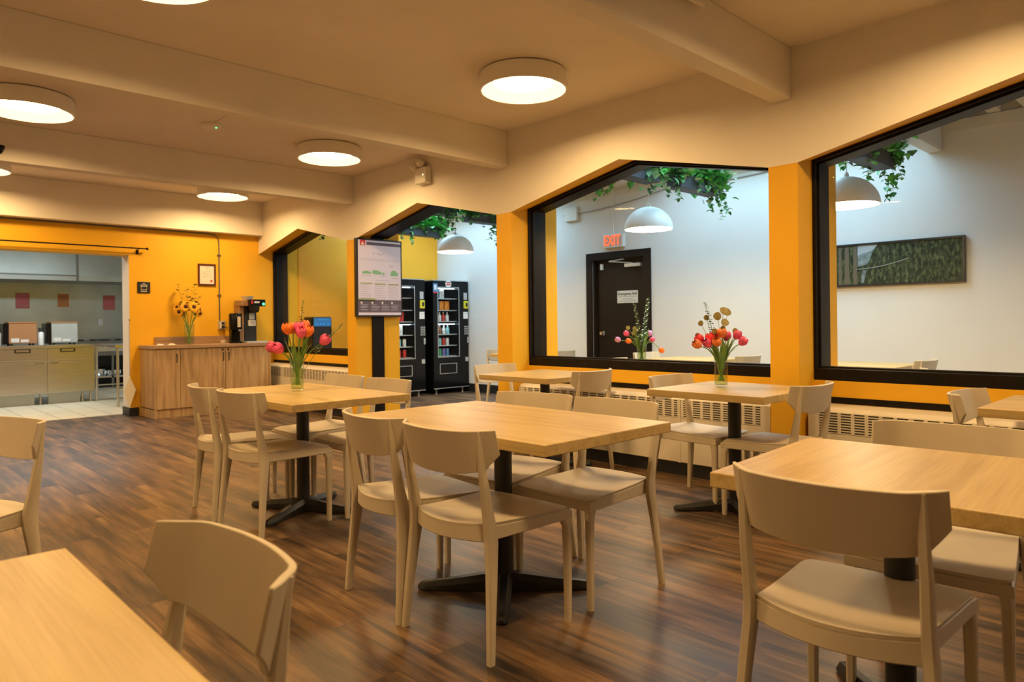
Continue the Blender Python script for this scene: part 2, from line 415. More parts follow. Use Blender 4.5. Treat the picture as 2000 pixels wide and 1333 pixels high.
# yellow painted stretch seen in the next room
bm = B(); bx(bm, XO, XF, YK-.012, YK, .0, 3.02); struct(obj('wall_back_annex', bm, 'yellow', smooth=False))
# right wall: header with pointed arches + pillars
bm = B()
low = [(Y0, ZC+.15)]
pts = [(Y0, ZL)]
for c in pil:
    pts += [(c-PWD/2, ZL), (c+PWD/2, ZL), (c+PP/2, ZA)]
pts[0] = (Y0, 2.35)
pts += [(YK, ZL+.02)]
poly = pts + [(YK, 3.7), (Y0, 3.7)]
def lift(y, z):
    if z > 2.9: return z
    return z + (ZL2-ZL) + ((ZA2-ZA)-(ZL2-ZL))*max(0, (z-ZL)/(ZA-ZL))
loft(bm, [[Vector((XW, y, z)) for y, z in poly], [Vector((XJ, y, lift(y, z))) for y, z in poly], [Vector((XF2-.004, y, lift(y, z))) for y, z in poly]])
bx(bm, XF2-.004, XO, Y0, YK, 2.62, 3.7)
o = obj('wall_right', bm, ['cream', 'orange_soffit', 'white_wall', 'orange'], smooth=False)
for f in o.data.polygons:
    if f.normal.x > .9: f.material_index = 2
    elif f.normal.z < -.3: f.material_index = 3
struct(o)
bm = B()
for c in pil: bx(bm, XW+.001, XF2, c-PWD/2, c+PWD/2, 0, ZL2+.004); bx(bm, XF2, XO-.001, c-PWD/2, c+PWD/2, 0, 2.62)
struct(obj('wall_pillars', bm, 'orange', smooth=False, bevel=.004))
# low walls beneath the windows
wins = [('window_1', YK, pil[3]+PWD/2, 2), ('window_2', pil[2]-PWD/2, pil[1]+PWD/2, 1), ('window_3', pil[1]-PWD/2, pil[0]+PWD/2, 0)]
for i, (n, ya, yb, k) in enumerate(wins):
    sbox('wall_under_window_%d' % (i+1), 'orange', XJ, XO-.003, yb, ya, 0, ZS)
slope = (ZA2-ZL2)/(PP/2-PWD/2)
def inset(ya, yb, d, zs, ds, floor=False):
    ym = (pil[2]+PP/2+PP) if ya > 10 else (ya+yb)/2
    y_hi, y_lo = ya, yb
    k = d*math.sqrt(1+slope*slope)
    L = []
    L.append((y_lo+d, zs+ds)); L.append((y_hi-d, zs+ds))
    za_hi = ZL2 + slope*((ym+(PP-PWD)/2) - (y_hi-d)) - k; L.append((y_hi-d, za_hi))
    L.append((ym, ZA2-k)); L.append((y_lo+d, ZL2 + slope*d - k))
    return L
for i, (n, ya, yb, k) in enumerate(wins):
    r = bpy.data.objects.new(n, None); COL.objects.link(r); struct(r)
    bm = B()
    ring_prism(bm, inset(ya, yb, .001, ZS, 0), inset(ya, yb, .024, ZS, .078), 0, XJ, XF2)
    ring_prism(bm, inset(ya, yb, .022, ZS, .070), inset(ya, yb, .038, ZS, .092), 0, XJ+.035, XJ+.07)
    obj('window_frame', bm, 'frame_black', r, bevel=.003, smooth=False)
    bm = B(); prism(bm, inset(ya, yb, .024, ZS, .08), 0, XJ+.071, XJ+.075); obj('pane', bm, 'pane', r, smooth=False)
# walk-through opening: black lining on its left jamb and gable
ya, yb = pil[3]-PWD/2, pil[2]+PWD/2
bm = B(); O_ = inset(ya, yb, .001, 0, 0); I_ = inset(ya, yb, .024, 0, 0)
bx(bm, XJ, XJ+.165, ya-.024, ya-.001, 0, ZL2+.01)
prism(bm, [O_[2], O_[3], I_[3], I_[2]], 0, XJ, XF2); prism(bm, [O_[3], O_[4], I_[4], I_[3]], 0, XJ, XF2)
struct(obj('trim_5', bm, 'frame_black', smooth=False), 'dark frame lining of the walk-through opening')
# ceiling beams
for i, c in enumerate(pil):
    sbox('trim_%d' % (i+1), 'cream', XL, XW, c-.065, c+.065, 2.613, ZC, bevel=.006)
sbox('trim_6', 'cream', XL, XW, 9.914, YK, 2.469, ZC, bevel=.006)
sbox('baseboard_back', 'base_black', OX1, 2.9, YK-.014, YK, 0, .11)
bm = B(); bx(bm, OX1-.012, OX1, YK, YK+.3, 0, .11); struct(obj('baseboard_jamb', bm, 'base_black', smooth=False))

# ---------------------------------------------------------------- next room (annex)
DY0, DY1 = 5.58, 6.47       # exit door hole
bm = B()
prism(bm, [(Y0, 0), (DY0, 0), (DY0, 2.05), (DY1, 2.05), (DY1, 0), (YK, 0), (YK, 3.7), (Y0, 3.7)], 0, XF, XF+.25)
struct(obj('wall_far_right', bm, 'white_wall', smooth=False))
for i, (a, b) in enumerate([(Y0, 5.46), (6.59, YK)]):
    sbox('baseboard_far_%d' % (i+1), 'base_black', XF-.016, XF, a, b, 0, .14)
sbox('baseboard_annex', 'base_black', XO, XF, YK-.03, YK-.012, 0, .14)
# roof of the annex: flat parts and skylight wells
bm = B()
bx(bm, XO, XF, 5.15, 7.15, 3.02, 3.1); bx(bm, XO, XF, 9.6, YK, 3.02, 3.1)
struct(obj('ceiling_annex', bm, 'white_paint', smooth=False))
bm = B(); bx(bm, XO, XF+.2, -.35, 2.05, 3.24, 3.32); bx(bm, XO, 5.4, Y0, -.35, 3.24, 3.32); bx(bm, 7.7, XF+.2, Y0, -.35, 3.24, 3.32); struct(obj('ceiling_deck', bm, 'deck', smooth=False))  # middle left open beyond view to let the added skylight in
bm = B()
for (a, b) in ((2.18, 5.15), (7.15, 9.6)):
    bx(bm, XO, 5.5, a, b, 3.02, 3.1); bx(bm, 7.6, XF, a, b, 3.02, 3.1)
    bx(bm, 5.46, 5.5, a, b, 3.1, 3.7); bx(bm, 7.6, 7.64, a, b, 3.1, 3.7)
    bx(bm, XO, XF, a, a+.04, 3.1, 3.7); bx(bm, XO, XF, b-.04, b, 3.1, 3.7)
struct(obj('ceiling_skylight_well', bm, 'white_paint', smooth=False))
sbox('trim_7', 'joist', XO, XF, 2.05, 2.18, 2.80, 3.42, 'pale beam crossing the next room', bevel=.01)
sbox('trim_8', 'joist', XF-.03, XF, Y0, 2.05, 2.965, 3.075, 'pale ledger board along top of the white wall')
sbox('trim_9', 'joist', XF-.012, XF, 2.18, YK, 2.93, 2.99, 'thin moulding along top of the white wall')
j0 = None
for i in range(9):
    bm = B(); bx(bm, XO, XF, 1.88-.27*i-.05, 1.88-.27*i+.05, 3.08, 3.23)
    struct(obj('trim_%d' % (10+i), bm, 'joist', smooth=False), 'pale roof joist over the next room')
# exit door
d = bpy.data.objects.new('door_1', None); COL.objects.link(d); struct(d)
bm = B()
ring = [(DY0-.11, 0), (DY0-.11, 2.14), (DY1+.11, 2.14), (DY1+.11, 0), (DY1+.002, 0), (DY1+.002, 2.04), (DY0-.002, 2.04), (DY0-.002, 0)]
prism(bm, ring, 0, XF-.022, XF+.0)
bx(bm, XF, XF+.1, DY0, DY0+.03, 0, 2.05); bx(bm, XF, XF+.1, DY1-.03, DY1, 0, 2.05); bx(bm, XF, XF+.1, DY0, DY1, 2.02, 2.05)
obj('door_frame', bm, 'frame_black', d, bevel=.004, smooth=False)
bm = B(); bx(bm, XF+.06, XF+.1, DY0+.03, DY1-.03, .01, 2.02); leaf = obj('door_leaf', bm, 'frame_black', d, smooth=False)
bm = B(); lathe(bm, [(.0, 0), (.028, .0), (.028, .006), (.012, .01), (.012, .035), (.026, .042), (.03, .055), (.022, .072), (0, .076)], seg=20)
k = obj('door_knob', bm, 'chrome', leaf); k.location = (XF+.06, 6.33, 1.0); k.rotation_euler = (0, -PI/2, 0)
bm = B(); bx(bm, XF+.01, XF+.06, 5.66, 5.92, 1.915, 1.96); tube(bm, [(XF+.03, 5.80, 1.965), (XF-.05, 6.14, 2.0)], .008, 6); tube(bm, [(XF-.05, 6.14, 2.0), (XF+.03, 5.84, 2.035)], .008, 6)
obj('door_closer', bm, 'silver', leaf, smooth=False)
bm = B(); bx(bm, XF+.03, XF+.06, 6.32, 6.36, 1.90, 1.98); obj('door_contact', bm, 'paper_w', leaf, smooth=False)
sg = thing('door_sign', 'small white rectangular sign on the black exit door', 'sign', (XF+.057, 5.905, 1.505))
bm = B(); bx(bm, -.004, .0, -.175, .175, -.085, .085); obj('sign_plate', bm, 'paper', sg, bevel=.002, smooth=False)
RT = (PI/2, 0, -PI/2)
text('lettering', 'Emergency Exit', .052, 'ink', sg, (-.0045, 0, .042), RT)
for z, w in ((.004, .15), (-.03, .09), (-.058, .15)):
    bm = B(); bx(bm, -.0050, -.0042, -w, w, z-.0035, z+.0035); obj('text_line', bm, 'ink_grey', sg, smooth=False)
ex = thing('exit_sign', 'lit red EXIT sign in pale housing above the black door', 'sign', (XF, 6.06, 2.28))
bm = B(); bx(bm, -.06, 0, -.175, .175, -.09, .09); obj('housing', bm, 'white_paint', ex, bevel=.006, smooth=False)
bm = B(); bx(bm, -.063, -.0605, -.15, .15, -.07, .075); obj('lens', bm, 'exit_face', ex, smooth=False)
tx = text('lettering', 'EXIT', .175, 'exit_red', ex, (-.064, .012, .003), RT); tx.scale = (.80, 1.12, 1)
bm = B(); tube(bm, [(-.012, .02, .09), (-.012, .03, .35), (-.012, .02, .74)], .006, 6); obj('conduit', bm, 'white_paint', ex)
# framed landscape
pf = thing('framed_photograph', 'wide framed forest photograph hanging on the white wall', 'picture', (XF, 2.68, 1.735))
bm = B(); ring_prism(bm, [(-.82, -.225), (.82, -.225), (.82, .225), (-.82, .225)], [(-.80, -.205), (.80, -.205), (.80, .205), (-.80, .205)], 0, -.045, -.002); obj('frame', bm, 'black', pf, smooth=False)
bm = B(); bx(bm, -.034, -.004, -.80, .80, -.205, .205); obj('print', bm, 'forest_photo', pf, smooth=False)
bm = B()
for y, w in ((.34, .035), (.27, .05), (.185, .045), (.42, .03), (.52, .04), (.66, .03)): prism(bm, [(y-w/2, -.203), (y+w/2, -.203), (y+w*.4, .203), (y-w*.4, .203)], 0, -.0355, -.0342)
mat('bark', (.11, .09, .06), .5, noise=.5, nscale=30, stretch=(1, 8, 1)); obj('tree_trunks', bm, 'bark', pf, smooth=False)
mat('mist', (.16, .21, .22), .5, noise=.5, nscale=22); mat('pale_sky', (.36, .42, .45), .5, noise=.1, nscale=6)
bm = B(); prism(bm, [(.16, .09), (.16, .203), (-.04, .203), (.0, .15), (.05, .13), (.10, .12)], 0, -.0352, -.0342); obj('pale_sky', bm, 'pale_sky', pf, smooth=False)
bm = B(); prism(bm, [(.16, -.02), (.16, .10), (.10, .12), (.05, .13), (.0, .155), (.02, .10), (.045, .03), (.07, -.0)], 0, -.0355, -.0342); prism(bm, [(.13, -.19), (.10, -.19), (.075, -.06), (.11, -.06)], 0, -.0355, -.0342); obj('misty_hill', bm, 'mist', pf, smooth=False)
bm = B(); pts_ = [(-.036, .165-.045*i, -.045+.0007*i*i) for i in range(12)]; tube(bm, pts_, .004, 6); mat('bridge', (.30, .30, .26), .5); obj('bridge', bm, 'bridge', pf)
# small junction box high on the wall
bm = B(); bx(bm, XF-.05, XF, 6.72, 6.96, 2.64, 2.84); tag(obj('junction_box', bm, 'white_paint', smooth=False, bevel=.004), 'pale square junction box high on wall left of exit door', 'electrical box')
for i, (y0, z0, y1, z1, s, lab) in enumerate([(7.0, 2.74, 5.15, 2.90, .05, 'loose thin cable sagging along wall above the exit door'), (5.1, 2.86, 3.6, 2.90, .012, 'thin straight cable under moulding between exit door and picture')]):
    bm = B(); tube(bm, [(XF-.02, y0+(y1-y0)*t/12, z0+(z1-z0)*t/12 - s*math.sin(PI*t/12)) for t in range(13)], .006, 6)
    tag(obj('wall_cable', bm, 'ink_grey'), lab, 'cable')

# ---------------------------------------------------------------- heaters
def heater(ya, yb, label, x=4.60):
    t = thing('convector_heater', label, 'heater', (0, 0, 0), group=None)
    bm = B(); prism(bm, [(x, .10), (x, .575), (x+.022, .598), (XJ-.004, .612), (XJ-.004, .10)], 1, yb+.03, ya-.03); obj('casing', bm, 'heater', t, bevel=.004)
    bm = B(); bx(bm, x-.0022, x-.0004, yb+.10, ya-.10, .440, .570); g = obj('grille', bm, 'grille', t, smooth=False)
    y = yb+.75
    while y < ya-.2:
        bm = B(); bx(bm, x-.004, x, y-.012, y+.012, .10, .575); y += 1.1; obj('seam_strip', bm, 'heater', t, smooth=False)
    for q0, q1 in ((yb+.03, yb+.10), (ya-.10, ya-.03)):
        bm = B(); bx(bm, x-.003, x, q0, q1, .10, .575); obj('end_cover', bm, 'heater', t, smooth=False)
    bm = B(); bx(bm, x+.02, XJ-.004, yb+.03, ya-.03, 0, .10); obj('toe_base', bm, 'base_black', t, smooth=False)
    return t
heater(YK-.02, pil[3]+PWD/2, 'long beige convector heater under the far window beside the oak cabinet')
heater(pil[2]-PWD/2, pil[1]+PWD/2, 'long beige convector heater under the middle window opposite the exit door')
heater(pil[1]-PWD/2, pil[0]+PWD/2, 'long beige convector heater under the rightmost window')
# dark strip painted in for the shaded gap behind each heater top
for i, (n, ya, yb, k) in enumerate(wins):
    sbox('trim_%d' % (20+i), 'frame_black', XJ-.006, XJ, yb+.01, ya-.01, .615, .655)

# ---------------------------------------------------------------- ceiling fittings
def drum(x, y, label, first=[None]):
    if first[0]: return dup(first[0], (x, y, ZC), 0, label, None)
    t = thing('ceiling_lamp', label, 'ceiling light', (x, y, ZC)); first[0] = t
    bm = B(); lathe(bm, [(0, -.001), (.285, -.001), (.305, -.012), (.318, -.125), (.312, -.132), (.300, -.130), (.292, -.10)], seg=56); obj('drum_shade', bm, 'lampwhite', t, angle=50)
    bm = B(); lathe(bm, [(.299, -.129), (.215, -.072)], seg=56); obj('reflector_ring', bm, 'lamp_rim', t)
    bm = B(); lathe(bm, [(.215, -.073), (.15, -.080), (0, -.084)], seg=56); obj('diffuser', bm, 'lamp_glow', t)
    return t
drum(3.57, 3.56, 'white drum ceiling light nearest the middle of the photo')
drum(3.61, 6.35, 'white drum ceiling light beside the emergency light box')
drum(3.65, 9.12, 'white drum ceiling light closest to the oak cabinet')
drum(1.10, 6.46, 'white drum ceiling light at the left edge near smoke detector')
drum(1.10, 9.18, 'white drum ceiling light cut by left edge, in front of kitchen opening')
drum(1.10, 3.56, 'white drum ceiling light just above the frame over the left tables')
drum(3.57, .80, 'added unseen white drum ceiling light over the right table')  # this and the next three drums are unseen, added to light the foreground
drum(1.10, .80, 'added unseen white drum ceiling light above the viewpoint')
drum(-1.4, 3.56, 'added unseen white drum ceiling light far left, near beam')
drum(-1.4, 7.9, 'added unseen white drum ceiling light far left, by kitchen')
sd = thing('smoke_detector', 'small round white smoke detector with green light on ceiling', 'smoke detector', (2.44, 6.33, ZC))
bm = B(); lathe(bm, [(0, 0), (.085, 0), (.09, -.012), (.085, -.028), (.06, -.036), (0, -.038)], seg=36); obj('body', bm, 'lampwhite', sd)
bm = B(); lathe(bm, [(0, -.041), (.007, -.040), (.008, -.034)], (.02, -.05, 0), seg=10); obj('indicator_light', bm, 'led_green', sd)
el = thing('emergency_light', 'boxy emergency light unit with two lamp heads on cream header', 'emergency light', (XW, 6.02, 2.72))
bm = B(); bx(bm, -.085, 0, -.12, .07, -.085, .085); obj('battery_box', bm, 'lampwhite', el, bevel=.012, smooth=False)
for q in ((-.06, .13, .13), (-.07, -.0, .14)):
    bm = B(); lathe(bm, [(0, .03), (.03, .03), (.042, 0), (.045, -.04), (.040, -.046), (0, -.046)], seg=20)
    h = obj('lamp_head', bm, 'lampwhite', el); h.location = q; h.rotation_euler = (0, math.radians(60), math.radians(160))
    bm = B(); tube(bm, [(q[0]+.02, q[1], q[2]-.01), (-.02, q[1]*.5, .08)], .008, 6); obj('bracket', bm, 'brass', el)
bm = B(); lathe(bm, [(0, .004), (.006, .003), (.006, 0)], seg=10); h = obj('indicator_light', bm, 'led_amber', el); h.location = (-.0855, -.08, .0); h.rotation_euler = (0, -PI/2, 0)
sp = thing('sprinkler', 'cream sprinkler pipe stub with dark nozzle beside the near beam', 'sprinkler', (3.37, 1.98, 2.86))
bm = B(); tube(bm, [(-2.2, .02, .03), (-.05, .02, .0), (-.01, .02, .0), (.0, .02, .015), (.0, .02, .04)], .021, 12); obj('pipe', bm, 'cream', sp)
bm = B(); lathe(bm, [(0, .09), (.012, .09), (.016, .075), (.008, .06), (.014, .045), (.014, .035)], (0, .02, 0), seg=12); obj('nozzle', bm, 'brass', sp)
sc_ = thing('security_camera', 'small black dome camera mounted on a beam at left edge', 'camera', (1.05, 7.44, 2.71))
bm = B(); lathe(bm, [(0, -.045), (.025, -.038), (.04, -.015), (.042, .0), (.05, .004), (.05, .03), (0, .03)], seg=24); obj('dome', bm, 'black_gloss', sc_)
bm = B(); bx(bm, -.03, .03, .0, .005, -.02, .04); obj('mount', bm, 'black', sc_, smooth=False)
bm = B(); tube(bm, [(XL+.5+i*.9, 4.86+.012*math.sin(i*2), ZC-.008) for i in range(6)]+[(2.4, 5.2, ZC-.006), (2.44, 6.24, ZC-.006)], .004, 6); tag(obj('ceiling_cable', bm, 'cream'), 'thin painted cable run on ceiling to the smoke detector', 'cable')

# ---------------------------------------------------------------- furniture: chair
def rrect(cx, cy, z, hx, hy, ax=None):
    """8 point softened rectangle ring"""
    k = .38
    P = []
    for sx, sy in ((1, 1), (-1, 1), (-1, -1), (1, -1)):
        a = (cx+sx*hx, cy+sy*hy*(1-k), z); b = (cx+sx*hx*(1-k), cy+sy*hy, z)
        P += ([a, b] if sx*sy > 0 else [b, a])
    return [Vector(p) for p in P]
def back_x(y):
    a = abs(y)
    t = max(0, (a-.165)/.078)
    return -.272 + .034*(min(a, .21)/.2)**2 + .058*t**1.7
def make_chair(label, group=None):
    t = thing('dining_chair', label, 'chair', group=group)
    # seat
    def outline(v):   # v 0 rear .. 1 front : half width
        return .188 + .030*v
    top, bot = [], []
    n, m_ = 14, 14
    for i in range(n+1):
        v = i/n; r1, r2 = [], []
        for j in range(m_+1):
            u = -1 + 2*j/m_
            hw = outline(v) * (1 - .05*max(0, (v-.9)/.1)**2)
            y = u*hw
            x = -.205 + .44*v - .052*(1-u*u)*(1-v)**3 - (.012*(u**6))*v
            z = .452 - .013*(1-u*u)*math.sin(PI*min(1, v*1.08))**1 + .010*(1-v)**4*1.0 - .012*max(0, v-.85)/.15*.6 + .006*(u*u)*(1-v)
            r1.append(Vector((x, y, z))); r2.append(Vector((x, y*.985, z-.011-.003*(1-v))))
        top.append(r1); bot.append(r2)
    bm = B(); shell(bm, top, None, bottom=bot); obj('seat', bm, 'chair', t, bevel=.0018)
    # under-seat frame
    def loop(off, z):
        L = []
        for i in range(n+1):
            v = i/n; dz = (.010*(1-v)**4 - .0072*max(0, v-.85)/.15 + .006*(1-v)) if z > .42 else 0
            L.append(Vector((-.205+.44*v, outline(v)+off, z+dz)))
        Lr = [Vector((p.x, -p.y, p.z)) for p in L[::-1]]
        fr = [Vector((L[-1].x+off, p, L[-1].z)) for p in (.12, 0, -.12)]
        re = []
        for u in (-.75, -.5, -.25, 0, .25, .5, .75): re.append(Vector((-.205-.052*(1-u*u)-off, u*.188, z + ((.010+.006*u*u) if z > .42 else 0))))
        L[0].x -= off; Lr[-1].x -= off; L[-1].x += off; Lr[0].x += off
        return L + fr + Lr + re
    bm = B(); rings = [loop(-.007, .443), loop(.0, .438), loop(.001, .404), loop(-.004, .400), loop(-.022, .400), loop(-.022, .430)]
    R = [[bm.verts.new(p) for p in r] for r in rings]; N_ = len(R[0])
    for a, b_ in zip(R, R[1:]+[R[0]]):
        for i in range(N_): bm.faces.new((a[i], a[(i+1) % N_], b_[(i+1) % N_], b_[i]))
    obj('seat_frame', bm, 'chair', t)
    # backrest
    us = [-1, -.98, -.95, -.91, -.87, -.83, -.79, -.74, -.68, -.6, -.5, -.38, -.2, 0, .2, .38, .5, .6, .68, .74, .79, .83, .87, .91, .95, .98, 1]
    G1, G2 = [], []
    for k in range(9):
        w = k/8; r1, r2 = [], []
        for u in us:
            y = u*.243; a = abs(y)
            zb = .634 + .022*(a/.2)**2.0 if a < .2 else .656 + .055*((a-.2)/.043)
            zt = .800 - .004*(1-(a/.243)**2)
            z = zb + (zt-zb)*w
            x = back_x(y) - .045*(z-.62)/.18 + .012
            th = .0068 if a < .225 else .0068-.0028*(a-.225)/.018
            nx = (back_x(a+.002)-back_x(a-.002))/.004 if a > .004 else 0
            nv = Vector((1, -nx*(1 if y > 0 else -1)*1.0, .22)).normalized()
            p = Vector((x, y, z)); r1.append(p + nv*th); r2.append(p - nv*th)
        G1.append(r1); G2.append(r2)
    bm = B(); shell(bm, G1, None, bottom=G2); obj('backrest', bm, 'chair', t, bevel=.0025)
    # legs
    for s in (1, -1):
        path = [(-.235, .235, 0, .0135, .0125), (-.222, .226, .15, .0165, .0135), (-.207, .215, .30, .021, .0145), (-.198, .206, .40, .026, .0150), (-.200, .203, .45, .025, .0145),
                (-.213, .203, .52, .020, .0135), (-.226, .204, .60, .0165, .0125), (-.236, .203, .66, .013, .0115), (-.2455, .202, .73, .0085, .0105), (-.2555, .201, .794, .0055, .0090)]
        bm = B(); loft(bm, [rrect(x, s*y, z, hx, hy) for x, y, z, hx, hy in path])
        obj('leg', bm, 'chair', t)
        path = [(.220, .204, 0, .0125, .0125), (.221, .204, .15, .0145, .0135), (.221, .203, .30, .017, .0145), (.219, .202, .375, .0185, .0155), (.212, .199, .40, .024, .017), (.204, .197, .425, .028, .017)]
        bm = B(); loft(bm, [rrect(x, s*y, z, hx, hy) for x, y, z, hx, hy in path]); obj('leg', bm, 'chair', t)
    return t
proto = [None]
def chair(bxm, bym, ang, label, group=None):
    """(bxm,bym) middle between the rear feet, ang = direction the chair faces in degrees"""
    a = math.radians(ang); loc = (bxm + .235*math.cos(a), bym + .235*math.sin(a), 0)
    if proto[0] is None:
        t = make_chair(label); t.location = loc; t.rotation_euler = (0, 0, a); proto[0] = t; return t
    return dup(proto[0], loc, a, label, None)
CH = [(1.611, 2.526, -6.6, 'taupe plastic chair on left side of the central table, farther from viewer'),
 (1.602, 2.03, 2.5, 'taupe plastic chair on left side of the central table, nearer with full back shown'),
 (2.66, 2.05, 180, 'taupe plastic chair on right side of the central table, front seat in view'),
 (2.635, 2.56, 187, 'taupe plastic chair behind the central table, far right corner'),
 (1.661, 4.495, -6.9, 'leftmost taupe chair tucked at the table beside the oak cabinet'),
 (1.665, 3.97, 4.7, 'taupe chair with full back shown at the table holding orange tulips'),
 (2.69, 4.53, 180, 'taupe chair behind the orange tulip table, close to the vase'),
 (2.69, 3.97, 180, 'taupe chair behind the orange tulip table, toward the vending machines'),
 (1.68, .685, 3, 'large foreground taupe chair at right, seen from behind'),
 (2.76, .70, 185, 'taupe chair across the table from the large right foreground chair'),
 (4.10, 2.72, -90, 'taupe chair left of the red tulip vase by the middle window'),
 (4.07, 1.73, 90, 'taupe chair against orange pillar, right of the red tulip vase'),
 (4.20, 3.46, 94, 'taupe chair at small window table, back turned, below the exit door'),
 (4.23, 4.63, -90, 'taupe chair beside the orange pillar next to vending machines'),
 (4.11, .97, -90, 'taupe chair under the rightmost window at the right edge table'),
 (.468, 1.195, 180, 'foreground taupe chair at lower left, only its curved backrest showing'),
 (.515, 3.48, 200, 'taupe chair cut off by the left edge of the photo'),
 (6.9, 3.60, 90, 'grey looking chair beyond middle window, right end of white wall table'),
 (6.93, 4.93, -90, 'grey looking chair beyond middle window, between exit door and wall table'),
 (7.0, 1.97, 90, 'grey looking chair seen through rightmost window below forest photograph'),
 (5.60, 3.38, 90, 'chair beyond middle window at purple tulip table, right of vase'),
 (5.60, 4.40, -90, 'chair beyond middle window at purple tulip table, below exit door'),
 (5.60, 1.66, 90, 'chair beyond rightmost window with only a wing tip showing'),
 (6.72, 7.25, -90, 'chair beyond walk-through opening right of the vending machines'),
 (6.85, 6.15, 90, 'chair beyond middle window left of the exit door')]
for c in CH: chair(*c)

# ---------------------------------------------------------------- tables
tb = {}
def table(x, y, wx, wy, label, rz=0, brz=0, top='oak', boff=(0, 0)):
    t = thing('dining_table', label, 'table', (x, y, 0), math.radians(rz))
    key = (wx, wy, top)
    if key in tb:
        o = tb[key].copy(); COL.objects.link(o); o.parent = t
    else:
        bm = B(); bx(bm, -wx/2, wx/2, -wy/2, wy/2, .708, .75); o = obj('tabletop', bm, top, t, bevel=.003, smooth=False); tb[key] = o
    if 'col' not in tb:
        bm = B(); lathe(bm, [(0, .702), (.039, .702), (.039, .05), (.055, .045)], seg=28); tb['col'] = obj('column', bm, 'black_iron', t)
        bm = B(); bx(bm, -.19, .19, -.02, .02, .697, .707); bx(bm, -.02, .02, -.19, .19, .697, .707); tb['plate'] = obj('mounting_plate', bm, 'black_iron', t, smooth=False)
        bm = B()
        secs = [(.03, .040, .052, .078), (.10, .036, .044, .070), (.22, .031, .030, .052), (.33, .028, .020, .040), (.365, .022, .012, .034), (.378, .012, .008, .022)]
        rings = []
        for r, hw, zz, zt in secs: rings.append([Vector(p) for p in ((r, -hw, .006 if r < .37 else .008), (r, hw, .006 if r < .37 else .008), (r, hw, zz), (r, hw*.45, zt), (r, -hw*.45, zt), (r, -hw, zz))])
        loft(bm, rings); lathe(bm, [(0, 0), (.014, 0), (.014, .012), (0, .012)], (.345, 0, 0), seg=12); tb['arm'] = obj('base_arm', bm, 'black_iron', t)
        cols = [tb['col'], tb['plate'], tb['arm']]
        firsts = True
    else:
        firsts = False; cols = []
        for q in ('col', 'plate', 'arm'):
            o2 = tb[q].copy(); COL.objects.link(o2); o2.parent = t; cols.append(o2)
    arms = [cols[2]]
    for i in range(3):
        o2 = tb['arm'].copy(); COL.objects.link(o2); o2.parent = t; arms.append(o2)
    for i, a in enumerate(arms): a.rotation_euler = (0, 0, math.radians(45+90*i+brz-rz))
    if any(boff):
        for a in arms+[cols[0], cols[1]]: a.location = (boff[0], boff[1], 0)
    return t
table(2.119, 2.265, .758, 1.226, 'central oak laminate table with black cross base and no vase')
table(2.10, 4.07, .758, 1.226, 'oak laminate table holding the orange tulip vase near the cabinet', .7, -15.5, boff=(.04, .06))
table(2.147, .677, .758, .758, 'oak laminate table at right foreground behind the largest chair', 3.8, 0, 'oak_x')
table(3.998, 2.186, .758, .758, 'square oak table holding the red tulip vase by middle window')
table(4.17, 3.95, .758, .758, 'square oak table below middle window near the orange pillar')
table(4.20, .487, .758, .758, 'square oak table at right edge under the rightmost window')
table(-.06, 1.18, .758, .758, 'oak table corner filling the lower left foreground', 0)
table(6.88, 4.22, .758, .80, 'square oak table beyond middle window against white wall')
table(6.87, 2.46, .758, .80, 'square oak table beyond rightmost window below forest photograph')
table(5.58, 3.90, .758, .758, 'oak table hidden behind middle window sill under purple tulips')
table(5.58, 2.15, .758, .758, 'oak table hidden behind rightmost window sill')
table(6.78, 6.70, .758, .758, 'square oak table beyond walk-through opening right of vending machines')

# ---------------------------------------------------------------- flowers
def vase(x, y, z, h, r0, r1, label, first=[]):
    t = thing('glass_vase', label, 'vase', (x, y, z))
    bm = B(); lathe(bm, [(0, .0), (r0-.004, 0), (r0, .004), (r1, h), (r1-.003, h+.001), (r0-.004, .016), (0, .014)], seg=32); obj('glass', bm, 'vase_glass', t)
    bm = B(); lathe(bm, [(0, .016), (r0-.005, .016), (r0-.005+(r1-r0)*.6, h*.6), (0, h*.6)], seg=28); obj('water', bm, 'water', t)
    return t
def bez(a, b, c, d, n=10):
    out = []
    for i in range(n+1):
        t = i/n; out.append(a*(1-t)**3 + b*3*t*(1-t)**2 + c*3*t*t*(1-t) + d*t**3)
    return out
def lanceolate(bm, p0, p1, p2, w, nrm, mi=0, n=8, fold=.25):
    L, R_, C_ = [], [], []
    for i in range(n+1):
        t = i/n; p = p0*(1-t)**2 + p1*2*t*(1-t) + p2*t*t
        tg = ((p1-p0)*(1-t) + (p2-p1)*t).normalized(); sd = tg.cross(nrm)
        sd = sd.normalized() if sd.length > 1e-4 else Vector((1, 0, 0))
        ww = w*(math.sin(PI*min(1, t*.93+.07))**.8); up = sd.cross(tg).normalized()
        C_.append(bm.verts.new(p)); L.append(bm.verts.new(p + sd*ww + up*ww*fold)); R_.append(bm.verts.new(p - sd*ww + up*ww*fold))
    for i in range(n):
        for q in ((L[i], L[i+1], C_[i+1], C_[i]), (C_[i], C_[i+1], R_[i+1], R_[i])):
            f = bm.faces.new(q); f.material_index = mi
